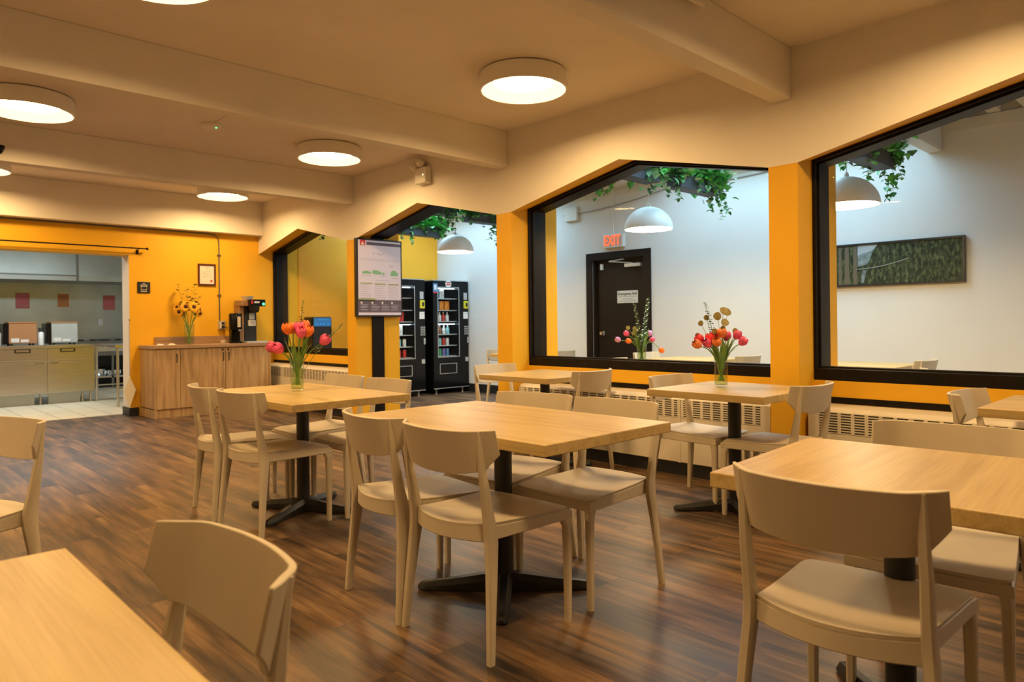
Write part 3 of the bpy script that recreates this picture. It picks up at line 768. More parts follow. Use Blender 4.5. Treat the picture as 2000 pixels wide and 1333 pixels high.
def tulip(base, off, m, label, group=None, size=.03, leaves=1, lean=1.0, open_=.0, rbase=.02):
    """base = vase floor centre; off = bloom centre relative"""
    bp = Vector(base); tip = bp + Vector(off); h = off[2]
    r = thing('tulip', label, 'flower', bp, group=group)
    hv = Vector((off[0], off[1], 0)); a = Vector((-hv.x*.15, -hv.y*.15, .02)); dn = hv.normalized() if hv.length > .01 else Vector((1, 0, 0))
    cr = min(rbase+.012, hv.length); mid = dn*cr + Vector((0, 0, max(.19, min(.2, h*.6))))
    e = Vector(off); path = bez(a, mid*.55, mid + (mid-a).normalized()*.03 + Vector((0, 0, .02 if h > .2 else .10)), e - Vector((0, 0, size*.4)), 12)
    bm = B(); tube(bm, path, .0034, 6); obj('stem', bm, 'stem', r)
    d = (path[-1]-path[-3]).normalized()
    if h > .2: d = (d + Vector((0, 0, .5))).normalized()
    q = Vector((0, 0, 1)).rotation_difference(d).to_matrix()
    bm = B(); S = size
    for k in range(6):
        inner = k >= 3; th0 = k*2*PI/3 + (PI/3 if inner else 0)
        G1, G2 = [], []
        for i in range(8):
            t = i/7; rr = S*(.10 + .88*math.sin(PI*(.06+.80*t))**.75 * (1 if not inner else .88)) * (1+open_*t*t*1.6)
            zz = S*(-1.0 + 2.15*t); hw = 1.12*math.sin(PI*(.14+.72*t))**.6 * (1-.30*t**3)
            a1, a2 = [], []
            for j in range(6):
                u = -1+2*j/5; an = th0 + u*hw*.80
                p = Vector((rr*math.cos(an), rr*math.sin(an), zz - S*.25*u*u*t)); a1.append(q @ p + e); p2 = Vector((p.x*.93, p.y*.93, p.z)); a2.append(q @ p2 + e)
            G1.append(a1); G2.append(a2)
        shell(bm, G1, None, bottom=G2)
    obj('bloom', bm, m, r)
    for k in range(leaves):
        ang = random.uniform(0, 2*PI) if k else math.atan2(off[1], off[0]) + random.uniform(-.5, .5)
        dd = Vector((math.cos(ang), math.sin(ang), 0)); l = random.uniform(.17, .25)
        p0 = dd*.012 + Vector((0, 0, .10)); p1 = dd*(.03+.01*random.random()) + Vector((0, 0, .10+l*.6)); p2 = dd*(.05+.06*random.random()) + Vector((0, 0, .09+l*random.uniform(.7, 1.05)))
        bm = B(); lanceolate(bm, p0, p1, p2, random.uniform(.012, .018), dd); obj('leaf', bm, 'tulip_leaf', r)
    return r
def sprig(base, tip, m, label, kind='spiral', n=16, ls=.012, start=.45, group=None, cat='branch', name='eucalyptus_sprig'):
    bp = Vector(base); off = Vector(tip); r = thing(name, label, cat, bp, group=group)
    mid = Vector((off.x*.25, off.y*.25, off.z*.5)); path = [Vector((0, 0, .02))*(1-t)**2 + mid*2*t*(1-t) + off*t*t for t in [i/12 for i in range(13)]]
    bm = B(); tube(bm, path, .0018, 5); obj('stem', bm, 'stem', r)
    bm = B()
    for k in range(n):
        t = start + (1-start)*k/(n-1); p = Vector((0, 0, .02))*(1-t)**2 + mid*2*t*(1-t) + off*t*t
        an = k*2.4; s = ls*(1.1-.5*(t-start)/(1-start)) if kind == 'spiral' else ls
        for sg_ in ((0, PI) if kind == 'spiral' else (0,)):
            dd = Vector((math.cos(an+sg_), math.sin(an+sg_), .35 if kind == 'spiral' else random.uniform(-.2, .5))).normalized()
            c = p + dd*s*1.25; tg = dd; sd = tg.cross(Vector((0, 0, 1))).normalized()
            vs_ = [bm.verts.new(c + tg*s*math.cos(a_)*1.05 + sd*s*math.sin(a_) + Vector((0, 0, .12*s*math.cos(2*a_)))) for a_ in [i*2*PI/8 for i in range(8)]]
            bm.faces.new(vs_)
    obj('leaves', bm, m, r)
    return r
def bigleafs(base, pts, m, label, s=.022):
    r = thing('eucalyptus_branch', label, 'branch', base)
    bm = B(); tr = Vector((pts[0][0]*.35, pts[0][1]*.35, pts[0][2]*.6))
    for p in pts: tube(bm, bez(Vector((0, 0, .02)), tr*.5, tr, Vector(p), 8), .0015, 5)
    obj('stem', bm, 'euc_olive', r)
    bm = B()
    for p in pts:
        c = Vector(p); a0 = random.uniform(0, 6); nn = Vector((-.7, -.7, random.uniform(-.4, .6))).normalized(); u = nn.cross(Vector((0, 0, 1))).normalized(); v = nn.cross(u)
        vs_ = [bm.verts.new(c + (u*math.cos(a)*s + v*math.sin(a)*s*1.05) * (1 + .12*math.cos(a-a0)) + nn*.18*s*math.cos(2*(a-a0))) for a in [i*2*PI/12 for i in range(12)]]
        bm.faces.new(vs_)
    obj('leaves', bm, m, r)
    return r
# red tulips by the middle window
V1 = (3.99, 2.27, .752); vase(*V1, .205, .040, .043, 'clear cylinder vase of red tulips on the middle window table')
V1b = (3.99, 2.27, .77)
red = [((-.097, .089, .283), 'red_fl', 'red tulip farthest left in the red bouquet'), ((-.151, .072, .251), 'flame_fl', 'lowest left orange-red tulip of the red bouquet'),
 ((-.088, .039, .255), 'pink_fl', 'small pink tulip low left in the red bouquet'), ((-.05, .044, .29), 'red_fl', 'dark red tulip left of centre in the red bouquet'),
 ((.002, .035, .305), 'red_fl', 'red tulip upper centre of the red bouquet'), ((-.024, -.023, .316), 'flame_fl', 'wide open orange-red tulip topping the red bouquet'),
 ((-.074, -.017, .263), 'flame_fl', 'orange tulip low in the middle of the red bouquet'), ((.07, -.002, .296), 'pink_fl', 'pink-red tulip right of centre in the red bouquet'),
 ((.09, -.063, .304), 'pink_fl', 'magenta tulip upper right of the red bouquet'), ((.077, -.107, .265), 'pink_fl', 'magenta tulip farthest right in the red bouquet')]
for i, (o_, m_, l_) in enumerate(red): tulip(V1b, o_, m_, l_, leaves=2 if i % 2 == 0 else 1, size=.028, open_=.35 if 'open' in l_ else .12)
sprig(V1b, (-.044, .08, .504), 'euc_leaf', 'tall dark spiral eucalyptus sprig in the red bouquet', n=22, ls=.0125)
bigleafs(V1b, [(.01, -.014, .458), (.035, -.03, .445), (-.017, .011, .427), (.017, -.021, .387)], 'euc_olive', 'tall round-leaved olive branch rising from the red bouquet', .025)
bigleafs(V1b, [(-.109, .072, .38), (-.078, .112, .306), (-.039, .075, .417), (-.058, .009, .33)], 'euc_olive', 'round-leaved olive branch leaning left from the red bouquet', .017)
bigleafs(V1b, [(.082, -.056, .33), (.044, .009, .347)], 'euc_olive', 'short olive branch at right of the red bouquet', .018)
# orange tulips by the cabinet
V2 = (2.11, 4.14, .752); vase(*V2, .235, .040, .045, 'clear cylinder vase of orange tulips on table near cabinet')
V2b = (2.11, 4.14, .77)
org = [((-.077, -.03, .374), 'orange_fl', 'orange tulip at left of the orange bouquet'), ((-.023, .001, .376), 'flame_fl', 'second orange tulip from left in the orange bouquet'),
 ((-.01, -.053, .381), 'pink_fl', 'magenta and white tulip topping the orange bouquet'), ((-.025, -.108, .350), 'pink_fl', 'pale pink tulip hanging low at centre of the orange bouquet'),
 ((.032, -.038, .391), 'flame_fl', 'orange tulip behind centre of the orange bouquet'), ((.02, -.109, .357), 'orange_fl', 'bright orange tulip at right of the orange bouquet'),
 ((.118, -.135, .300), 'pink_fl', 'magenta tulip leaning far right from the orange bouquet'), ((-.132, .065, .259), 'pink_fl', 'drooping pink tulip farthest left of the orange bouquet'),
 ((-.118, .009, .252), 'pink_fl', 'drooping magenta tulip second from left of the orange bouquet')]
for i, (o_, m_, l_) in enumerate(org): tulip(V2b, o_, m_, l_, leaves=2 if i % 2 == 0 else 1, size=.034, open_=.1)
sprig(V2b, (.008, -.071, .544), 'euc_leaf', 'upright dark sprig rising from the orange bouquet', n=16, ls=.009, start=.6)
sprig(V2b, (.187, -.243, .402), 'euc_leaf', 'dark sprig leaning right from the orange bouquet', n=18, ls=.010, start=.55)
# purple tulips in the next room
V3 = (5.5, 3.95, .752); vase(*V3, .21, .041, .044, 'clear vase of purple and orange tulips beyond middle window')
V3b = (5.5, 3.95, .77)
pur = [((-.153, .16, .225), 'mauve_fl', 'mauve tulip farthest left before the black door'), ((-.07, .122, .281), 'pink_fl', 'pink tulip upper left before the black door'),
 ((-.096, .078, .212), 'orange_fl', 'small orange tulip before the black door'), ((.103, -.017, .278), 'mauve_fl', 'lilac tulip at right edge of the black door'),
 ((.085, -.055, .221), 'pink_fl', 'dusty pink tulip right of the black door'), ((.124, -.134, .122), 'orange_fl', 'drooping orange tulip on long stem right of black door')]
for i, (o_, m_, l_) in enumerate(pur): tulip(V3b, o_, m_, l_, leaves=2, size=.027)
sprig(V3b, (-.014, .068, .556), 'euc_leaf', 'left spiral eucalyptus sprig before the black door', n=24, ls=.013, start=.35)
sprig(V3b, (.099, -.013, .612), 'euc_blue', 'tall bluish eucalyptus sprig before the black door', n=34, ls=.015, start=.25)
bigleafs(V3b, [(-.059, .111, .337), (-.046, .057, .289), (.024, .073, .312), (-.03, .06, .33)], 'euc_olive', 'olive round-leaved branch before the black door', .02)
# sunflowers
V4 = (3.45, 9.8, .922)
t = thing('ribbed_glass_vase', 'ribbed clear vase of sunflowers standing on the oak cabinet', 'vase', V4)
bm = B(); pr_ = [(0, 0), (.06, 0)] + [(.060+.006*math.sin(i*1.05)+.010*i/20, .012+i*.0135) for i in range(20)] + [(.066, .27), (.054, .02), (0, .018)]
lathe(bm, pr_, seg=28); obj('glass', bm, 'vase_glass', t)
bm = B(); lathe(bm, [(0, .02), (.05, .02), (.058, .16), (0, .16)], seg=24); obj('water', bm, 'water', t)
def sunflower(off, face, size, label):
    b0 = Vector((V4[0], V4[1], V4[2]+.02)); r = thing('sunflower', label, 'flower', b0)
    e = Vector(off); a = Vector((-e.x*.12, -e.y*.12, 0)); bm = B(); nd = Vector(face).normalized()
    lip = Vector((e.x*.2, e.y*.2, .25)); tube(bm, bez(a, lip*.6, lip*1.15, e - nd*.02, 10), .0045, 6); obj('stem', bm, 'stem', r)
    q = Vector((0, 0, 1)).rotation_difference(nd).to_matrix()
    bm = B(); 
    for k in range(20):
        an = k*2*PI/20 + random.uniform(-.08, .08); dd = Vector((math.cos(an), math.sin(an), 0)); L_ = size*random.uniform(.95, 1.15); zz = .004*(k % 2)
        lanceolate(bm, q @ (dd*size*.3+Vector((0, 0, zz))) + e, q @ (dd*L_*.7 + Vector((0, 0, zz+.012))) + e, q @ (dd*L_ + Vector((0, 0, zz-.004))) + e, size*.17, q @ Vector((0, 0, 1)), n=5)
    obj('petals', bm, 'sunpetal', r)
    bm = B(); lathe(bm, [(0, .014), (size*.22, .014), (size*.40, .008), (size*.44, -.004), (0, -.01)], seg=22)
    for v in bm.verts: v.co = q @ v.co + e
    obj('seed_disc', bm, 'sunheart', r)
for o_, fc, s_, l_ in [((-.096, .16, .476), (-1, -.6, .2), .06, 'leftmost upper sunflower turned to the side'), ((-.033, .017, .484), (-.3, -1, .15), .065, 'sunflower facing forward at centre left of the bunch'),
 ((.047, -.06, .479), (-.2, -1, .15), .065, 'sunflower facing forward at centre right of the bunch'), ((-.09, .10, .416), (-.8, -.9, -.2), .06, 'lower left drooping sunflower'),
 ((-.035, .13, .394), (-.4, -1, -.4), .045, 'small brownish sunflower tucked low at left'), ((.133, -.031, .438), (.8, -.8, .1), .055, 'rightmost upper sunflower turned right'), ((.113, -.082, .39), (.5, -1, -.5), .05, 'lower right drooping sunflower'), ((-.046, .15, .519), (-.2, -1, .4), .045, 'dark budding sunflower above the left blooms')]:
    sunflower(o_, fc, s_, l_ + ' above oak cabinet')
for (tp, lab) in [((-.09, .15, .79), 'wispy green branch leaning left above the sunflowers'), ((.08, -.01, .79), 'wispy green branch rising right toward framed certificate'), ((.0, .06, .73), 'wispy green branch upright above the sunflowers'), ((.12, -.05, .62), 'short leafy branch at right above the sunflowers')]:
    sprig((V4[0], V4[1], V4[2]+.02), tp, 'euc_leaf', lab, kind='loose', n=17, ls=.024, start=.52)

# ---------------------------------------------------------------- pendants and planters
def pendant(x, y, z, label, first=[]):
    if first: return dup(first[0], (x, y, z), 0, label)
    t = thing('pendant_lamp', label, 'pendant lamp', (x, y, z)); first.append(t)
    bm = B(); P_ = [(.25*math.cos(a), .235*math.sin(a)) for a in [i*PI/2/14 for i in range(15)]]; P_[-1] = (0.0, .235)
    Q_ = [(.243*math.cos(a), .228*math.sin(a)) for a in [i*PI/2/14 for i in range(15)]]; Q_[-1] = (0.0, .228)
    lathe(bm, Q_[::-1] + P_, seg=48); obj('dome_shade', bm, 'pendwhite', t)
    bm = B(); lathe(bm, [(0, .235), (.018, .236), (.018, .26), (.006, .275), (.004, .275)], seg=16); tube(bm, [(0, 0, .27), (0, 0, .885)], .0035, 8); lathe(bm, [(0, .87), (.05, .872), (.05, .89), (0, .89)], seg=20); obj('cord', bm, 'pendwhite', t)
    bm = B(); lathe(bm, [(0, .020), (.12, .022), (.2, .027), (.236, .034)], seg=40); obj('diffuser', bm, 'pend_glow', t)
    return t
pendant(6.11, 7.43, 2.13, 'white dome pendant lamp beyond the walk-through opening above vending machines')
pendant(6.13, 4.30, 2.12, 'white dome pendant lamp beyond middle window near the EXIT sign')
pendant(6.0, 2.26, 2.095, 'white dome pendant lamp beyond rightmost window above forest photograph')
pendant(6.1, -.35, 2.10, 'added unseen white dome pendant lamp of the next room, at right')  # unseen pendant added to brighten the near end of the annex
# crossbars that the planters and lamps hang from inside the skylight wells
def leafmesh(bm, c, d, s, mi):
    d = d.normalized(); sd = d.cross(Vector((0, 0, 1)))
    sd = sd.normalized() if sd.length > .05 else Vector((1, 0, 0)); up = sd.cross(d).normalized()
    pts = [(0, 0, 0), (.18, .42, .10), (.48, .50, .12), (.80, .28, .04), (1.08, 0, -.12), (.80, -.28, .04), (.48, -.50, .12), (.18, -.42, .10)]
    v = [bm.verts.new(c + d*a*s + sd*b*s + up*z*s) for a, b, z in pts]; m0 = bm.verts.new(c + d*.5*s)
    for i in range(8):
        f = bm.faces.new((v[i], v[(i+1) % 8], m0)); f.material_index = mi
def planter(x0, x1, y, z, label, plabel, trails, seed, topz=3.5, rz=0.0, sprinkle=430):
    rnd = random.Random(seed); L_ = x1-x0
    t = thing('hanging_planter', label, 'planter', (x0, y, z), rz)
    bm = B(); ring_prism(bm, [(0, -.085), (L_, -.085), (L_, .085), (0, .085)], [(.012, -.073), (L_-.012, -.073), (L_-.012, .073), (.012, .073)], 2, 0, .14); bx(bm, .005, L_-.005, -.08, .08, 0, .02); obj('trough', bm, 'planter', t, smooth=False)
    bm = B(); bx(bm, .013, L_-.013, -.072, .072, .10, .118); obj('soil', bm, 'deck', t, smooth=False)
    for xx in (.06, L_-.06):
        bm = B(); tube(bm, [(xx, 0, .13), (xx, 0, topz-z)], .0025, 6); obj('hanging_wire', bm, 'silver', t)
    g = thing('trailing_pothos', plabel, 'plant', (x0, y, z+.12), rz)
    bm = B(); bs = B()
    for i in range(sprinkle):
        c = Vector((rnd.uniform(-.05, L_+.05), rnd.uniform(-.15, .15), rnd.uniform(-.02, .20))); c.z -= .5*max(0, abs(c.y)-.09); d = Vector((rnd.uniform(-1, 1), rnd.uniform(-1, 1), rnd.uniform(-.5, .7)))
        leafmesh(bm, c, d, rnd.uniform(.06, .115), rnd.choice((0, 1, 1, 1, 2)))
    for i in range(110):
        c = Vector((L_ + rnd.gauss(-.04, .08), rnd.gauss(-.02, .09), rnd.gauss(.02, .09))); d = Vector((rnd.uniform(-.4, 1), rnd.uniform(-1, 1), rnd.uniform(-1, .5)))
        if c.x > L_+.02 or abs(c.y) > .09 or c.z > .03: leafmesh(bm, c, d, rnd.uniform(.055, .10), rnd.choice((0, 1, 1, 1, 2)))
    for (tx, ty, ln, dx) in trails:
        p = Vector((tx, ty*.6, -.004)); pts = [p.copy()]; n = max(4, int(ln/.035))
        p = Vector((tx+dx*.04, ty, .03)); pts.append(p.copy())
        for k in range(n):
            p = p + Vector((rnd.gauss(dx*.012, .012), rnd.gauss(0, .009), -.035)); pts.append(p.copy())
            for _ in range(2 if rnd.random() < .6 else 3):
                d = Vector((rnd.uniform(-1, 1), rnd.uniform(-1, 1), rnd.uniform(-.9, .1))); leafmesh(bm, p.copy(), d, rnd.uniform(.04, .085)*(1-.35*k/n), rnd.choice((0, 0, 1, 1, 2)))
        tube(bs, pts, .002, 5)
    obj('leaves', bm, ['leaf_dark', 'leaf_mid', 'leaf_pale'], g, smooth=False); obj('vines', bs, 'stem', g)
planter(6.33, 7.12, 4.12, 2.555, 'long charcoal hanging planter right of the middle pendant lamp', 'dense green pothos spilling from planter right of the middle pendant',
        [(.05, -.09, .30, -1), (.10, .09, .22, 0), (.72, -.09, .16, 1), (.80, -.05, .34, 1), (.83, .03, .42, 1), (.78, .09, .30, 1), (.3, -.1, .08, 0), (.5, -.1, .10, 0)], 3)
planter(5.45, 6.07, 4.2, 2.575, 'charcoal hanging planter left of the middle pendant lamp', 'green pothos trailing left from planter above the EXIT sign',
        [(-.02, -.09, .36, -1), (-.03, .05, .40, -1), (.05, .1, .30, -1), (.42, -.1, .14, 0), (.60, -.08, .20, 1), (.63, .06, .24, 1)], 5)
planter(6.28, 6.90, 7.4, 2.56, 'charcoal hanging planter beside the orange pillar beyond the opening', 'green pothos trailing beside the orange pillar beyond the opening',
        [(.04, -.09, .2, 0), (.45, -.09, .40, -1), (.55, -.05, .44, 0), (.62, .03, .42, 1), (.35, .08, .2, 0)], 8)
planter(5.45, 6.05, 7.4, 2.60, 'charcoal hanging planter directly above the vending machine pendant lamp', 'dark green pothos hanging down to the vending machine pendant lamp',
        [(.3, -.09, .30, 0), (.45, -.09, .36, 0), (.52, -.06, .42, 0), (.15, -.09, .15, -1), (.58, .05, .2, 1)], 11)
planter(6.10, 6.86, 8.75, 2.505, 'charcoal hanging planter in front of the yellow wall', 'bright green pothos in the planter before the yellow wall',
        [(.10, -.09, .24, -1), (.16, -.08, .30, 0), (.70, -.08, .12, 1), (.76, .0, .22, 1), (.45, -.09, .08, 0)], 14)
planter(6.30, 7.02, 2.30, 2.54, 'charcoal hanging planter beyond rightmost window above the pendant', 'green pothos trailing at right from planter above forest photograph',
        [(.20, -.09, .2, 0), (.62, -.09, .25, 1), (.70, -.05, .36, 1), (.72, .06, .42, 1), (.55, .09, .3, 0)], 17)
planter(5.42, 5.98, 2.30, 2.54, 'charcoal hanging planter behind left jamb of the rightmost window', 'green pothos leaves hanging left of the rightmost pendant lamp',
        [(.35, -.09, .22, 0), (.45, -.09, .30, 0), (.56, .0, .25, 1), (.5, .09, .2, 0)], 19)
planter(5.30, 5.90, 9.2, 2.60, 'charcoal hanging planter barely visible behind the far window peak', 'few pothos leaves hanging into top of the far window',
        [(.0, -.09, .30, -1), (-.02, .0, .36, -1), (.1, .08, .3, 0), (.4, -.08, .1, 0)], 23)

# ---------------------------------------------------------------- digital notice board on the jamb
S = thing('notice_screen', 'portrait framed notice screen mounted above the black post', 'screen', (4.838, 7.335, 1.727))
bm = B(); bx(bm, -.325, .325, 0, .06, -.472, .472); obj('housing', bm, 'black', S, bevel=.004, smooth=False)
bm = B(); bx(bm, -.305, .305, -.002, 0, -.452, .452); panel = obj('display', bm, 'scr_bg', S, smooth=False)
def flat(name, m, rects, y=-.003, par=None):
    bm = B()
    for x0, x1, z0, z1 in rects: bx(bm, x0, x1, y, y+.0008, z0, z1)
    return obj(name, bm, m, par or S, smooth=False)
flat('dark_band', 'scr_dark', [(-.305, .305, -.42, -.268)]); flat('footer_band', 'scr_bg', [(-.305, .305, -.452, -.42)])
flat('top_bar', 'scr_dark', [(-.19, .305, .395, .43)])
flat('logo_square', 'scr_red', [(-.28, -.205, .385, .452)], -.004)
bm = B(); prism(bm, [(-.265, .395), (-.22, .395), (-.243, .435)], 1, -.0055, -.0045); prism(bm, [(-.255, .393), (-.23, .393), (-.243, .412)], 1, -.0062, -.0055); obj('logo_mark', bm, 'paper_w', S, smooth=False)
rects = []; rr = random.Random(4)
for x0 in (-.28, -.08, .115):
    for z in [.02-.022*i for i in range(9)]:
        if i == 4: continue
        rects.append((x0, x0+rr.uniform(.11, .165), z-.105, z-.099))
for z in (.21, .225): rects.append((-.28, .27, z, z+.004))
for x0, x1, z in ((-.28, -.12, .02), (-.0, .1, .02), (.17, .27, .0), (.13, .2, .155), (.13, .19, .14), (-.06, .14, -.035)): rects.append((x0, x1, z, z+.007))
for i in range(9): rects.append((-.10+.02*i, -.088+.02*i, .285+.01*math.sin(i), .30+.012*math.cos(i*1.7)))
flat('text_lines', 'scr_line', rects)
flat('section_headings', 'scr_olive', [(-.28, -.11, -.075, -.06), (-.08, .085, -.08, -.065), (.115, .275, -.082, -.067), (-.305, -.07, -.285, -.25)])
bm = B()
for cx, cz, r in ((-.23, .06, .022), (-.19, .065, .026), (-.15, .06, .022), (-.08, .07, .032), (-.045, .068, .034), (.0, .06, .024), (.05, .055, .018), (.20, .065, .045), (.235, .055, .03), (.17, .05, .025)):
    prism(bm, [(cx+r*math.cos(a), cz+r*.8*math.sin(a)) for a in [k*2*PI/14 for k in range(14)]], 1, -.0042-.00005*cx, -.003)
obj('tree_drawing', bm, 'scr_green', S, smooth=False)
bm = B()
for cx in (-.265, -.115, .03, .17): prism(bm, [(cx+.013*math.cos(a), -.302+.013*math.sin(a)) for a in [k*2*PI/12 for k in range(12)]], 1, -.0042, -.003)
obj('bullet_dots', bm, 'paper_w', S, smooth=False)
flat('band_text', 'scr_line', [(cx-.012, cx+.08+rr.uniform(-.02, .03), z, z+.005) for cx in (-.265, -.115, .03, .17) for z in (-.33, -.35, -.365, -.39)], -.0038)
# bolts on the black post below
# ---------------------------------------------------------------- vending machines
def vending(x, label, side):
    y0 = 9.2; t = thing('vending_machine', label, 'vending machine', (x, y0, 0)); w = .745
    bm = B(); bx(bm, 0, w, .035, .80, .085, 1.87)   # body shell pieces around the display bay
    bmesh.ops.delete(bm, geom=bm.faces[:], context='FACES')
    bm.free(); bm = B()
    bx(bm, 0, w, .30, .80, .085, 1.87); bx(bm, 0, .09, .03, .31, .085, 1.87); bx(bm, .54, w, .03, .31, .085, 1.87); bx(bm, .09, .54, .03, .31, .085, .60); bx(bm, .09, .54, .03, .31, 1.77, 1.87)
    obj('cabinet', bm, 'black_gloss', t, smooth=False)
    bm = B(); ring_prism(bm, [(.0, .09), (w, .09), (w, 1.865), (0, 1.865)], [(.095, .61), (.54, .61), (.54, 1.76), (.095, 1.76)], 1, 0, .03); dr = obj('door', bm, 'black_gloss', t, smooth=False)
    bm = B(); ring_prism(bm, [(.088, .603), (.547, .603), (.547, 1.767), (.088, 1.767)], [(.097, .612), (.538, .612), (.538, 1.758), (.097, 1.758)], 1, -.004, .001); obj('window_trim', bm, 'silver', dr, smooth=False)
    bm = B(); bx(bm, .096, .539, .012, .016, .611, 1.759); obj('door_glass', bm, 'pane', dr, smooth=False)
    bm = B(); bx(bm, -.002, w+.002, .0, .8, 1.868, 1.882); obj('top_cap', bm, 'silver', t, smooth=False)
    bm = B(); bx(bm, .645, .715, -.006, 0, 1.56, 1.68); obj('display_window', bm, 'silver', dr, smooth=False)
    bm = B(); bx(bm, .64, .735, -.02, 0, 1.41, 1.54); cr = obj('card_reader', bm, 'yellow_dev', dr, bevel=.008, smooth=False)
    bm = B(); bx(bm, .675, .715, -.024, -.02, 1.445, 1.51); obj('reader_screen', bm, 'black', cr, smooth=False)
    bm = B(); bx(bm, .637, .735, -.003, 0, 1.24, 1.33); bx(bm, .637, .735, -.0035, 0, 1.333, 1.355, 0); obj('notice_card', bm, 'paper_w', dr, smooth=False)
    bm = B()
    for r in range(5):
        for c in range(3): bx(bm, .655+.033*c, .677+.033*c, -.007, 0, .975+.031*r, .992+.031*r)
    obj('keypad', bm, 'silver', dr, smooth=False)
    bm = B(); bx(bm, .74, .745, -.012, 0, .84, .93); bx(bm, .715, .738, -.012, 0, .83, .93); obj('door_lock', bm, 'silver', dr, smooth=False)
    bm = B(); bx(bm, .672, .735, -.006, 0, .52, .59); obj('coin_return', bm, 'silver', dr, smooth=False)
    bm = B(); ring_prism(bm, [(.125, .33), (.485, .33), (.485, .50), (.125, .50)], [(.134, .338), (.476, .338), (.476, .492), (.134, .492)], 1, -.006, 0); obj('delivery_flap', bm, 'silver', dr, smooth=False)
    bm = B(); bx(bm, .0, w, -.004, .02, .088, .10); obj('kick_trim', bm, 'silver', t, smooth=False)
    for lx in (.09, .65):
        for ly in (.06, .72):
            bm = B(); lathe(bm, [(0, 0), (.022, 0), (.022, .012), (.010, .02), (.010, .06), (.03, .075), (.03, .09), (0, .09)], (lx, ly, 0), seg=14); obj('foot', bm, 'silver', t)
    bm = B()
    for z in SH: bx(bm, .10, .535, .05, .29, z-.012, z)
    obj('shelves', bm, 'silver', t, smooth=False)
    bm = B()
    for z in (1.755, 1.16): bx(bm, .11, .53, .10, .13, z-.012, z-.004)
    obj('light_strip', bm, 'vend_light', t, smooth=False)
    bm = B(); lathe(bm, [(0, 0), (.004, 0)], seg=4); bm.free()
    if side:
        bm = B(); bx(bm, .0, .09, -.003, 0, 1.66, 1.82); bx(bm, .012, .078, -.0036, -.003, 1.70, 1.81); st = obj('sticker', bm, 'p_blue', dr, smooth=False)
        bm = B(); bx(bm, .02, .07, -.0044, -.0034, 1.715, 1.80); obj('sticker_mark', bm, 'paper_w', st, smooth=False)
        bm = B(); bx(bm, .0, .09, -.004, -.0031, 1.66, 1.685); obj('sticker_band', bm, 'p_red', st, smooth=False)
        bm = B(); lathe(bm, [(0, .004), (.062, .003), (.062, 0)], seg=28); q = obj('round_emblem', bm, 'paper_w', dr); q.location = (.32, 0, 1.82); q.rotation_euler = (PI/2, 0, 0)
        bm = B(); 
        for zz in (-.022, .012): bx(bm, -.045, .045, zz, zz+.02, .0042, .006)
        q2 = obj('emblem_mark', bm, 'p_red', dr, smooth=False); q2.location = (.32, 0, 1.82); q2.rotation_euler = (PI/2, 0, 0)
    return t
SH = [.625, .80, .985, 1.20, 1.385, 1.58]
def bag(loc, m, label, group, tilt=0, s=1.0, first={}):
    if (m, s) in first: return dup(first[(m, s)], loc, tilt, label, group)
    t = thing('snack_bag', label, 'snack', loc, tilt, group); first[(m, s)] = t
    A, Bk = [], []
    for i in range(7):
        v = i/6; a, b_ = [], []
        for j in range(5):
            u = -1+j/2; bul = .020*(1-u*u*.9)*math.sin(PI*v)**.6; a.append(Vector((u*.05*s, -bul, v*.15*s))); b_.append(Vector((u*.05*s, bul+.001, v*.15*s)))
        A.append(a); Bk.append(b_)
    bm = B(); shell(bm, A, None, bottom=Bk); obj('pouch', bm, m, t)
    return t
def can(loc, m, label, group, h=.12, r=.029, first={}):
    if (m, h) in first: return dup(first[(m, h)], loc, 0, label, group)
    t = thing('drink_can' if h < .14 else 'drink_bottle', label, 'drink', loc, 0, group); first[(m, h)] = t
    bm = B()
    if h < .14: lathe(bm, [(0, 0), (r*.8, 0), (r, .01), (r, h-.014), (r*.8, h-.002)], seg=20)
    else: lathe(bm, [(0, 0), (r, .004), (r, h*.6), (r*.4, h*.82), (r*.4, h*.9)], seg=20)
    obj('body', bm, m, t)
    bm = B(); lathe(bm, [(r*.8, h-.003), (r*.75, h), (0, h)] if h < .14 else [(r*.45, h*.9), (r*.45, h), (0, h)], seg=16); obj('lid', bm, 'silver' if h < .14 else 'p_white', t)
    return t
vending(7.085, 'right black vending machine with round emblem on top', True)
vending(6.17, 'left black vending machine partly hidden by the notice screen', False)
def stock(x, side, rows):
    for zi, kind, cols in rows:
        for i, (dx, m) in enumerate(cols):
            loc = (x+dx, 9.2+.12, SH[zi]+.001)
            rowname = ['bottom', 'second lowest', 'middle', 'upper middle', 'second highest', 'top'][zi]
            col = m.split('_')[1]
            gl = '%s %s on the %s shelf of the %s vending machine' % (col, {'bag': 'snack bag', 'can': 'drink can', 'bot': 'drink bottle'}[kind], rowname, side)
            gr = '%s goods on %s shelf, %s machine' % (col, rowname, side)
            same = sum(1 for _, mm in cols if mm == m) > 1
            if kind == 'bag': bag(loc, m, gl, gr if same else None, random.uniform(-.1, .1), 1.0)
            elif kind == 'can': can(loc, m, gl, gr if same else None)
            else: can(loc, m, gl, gr if same else None, .15)
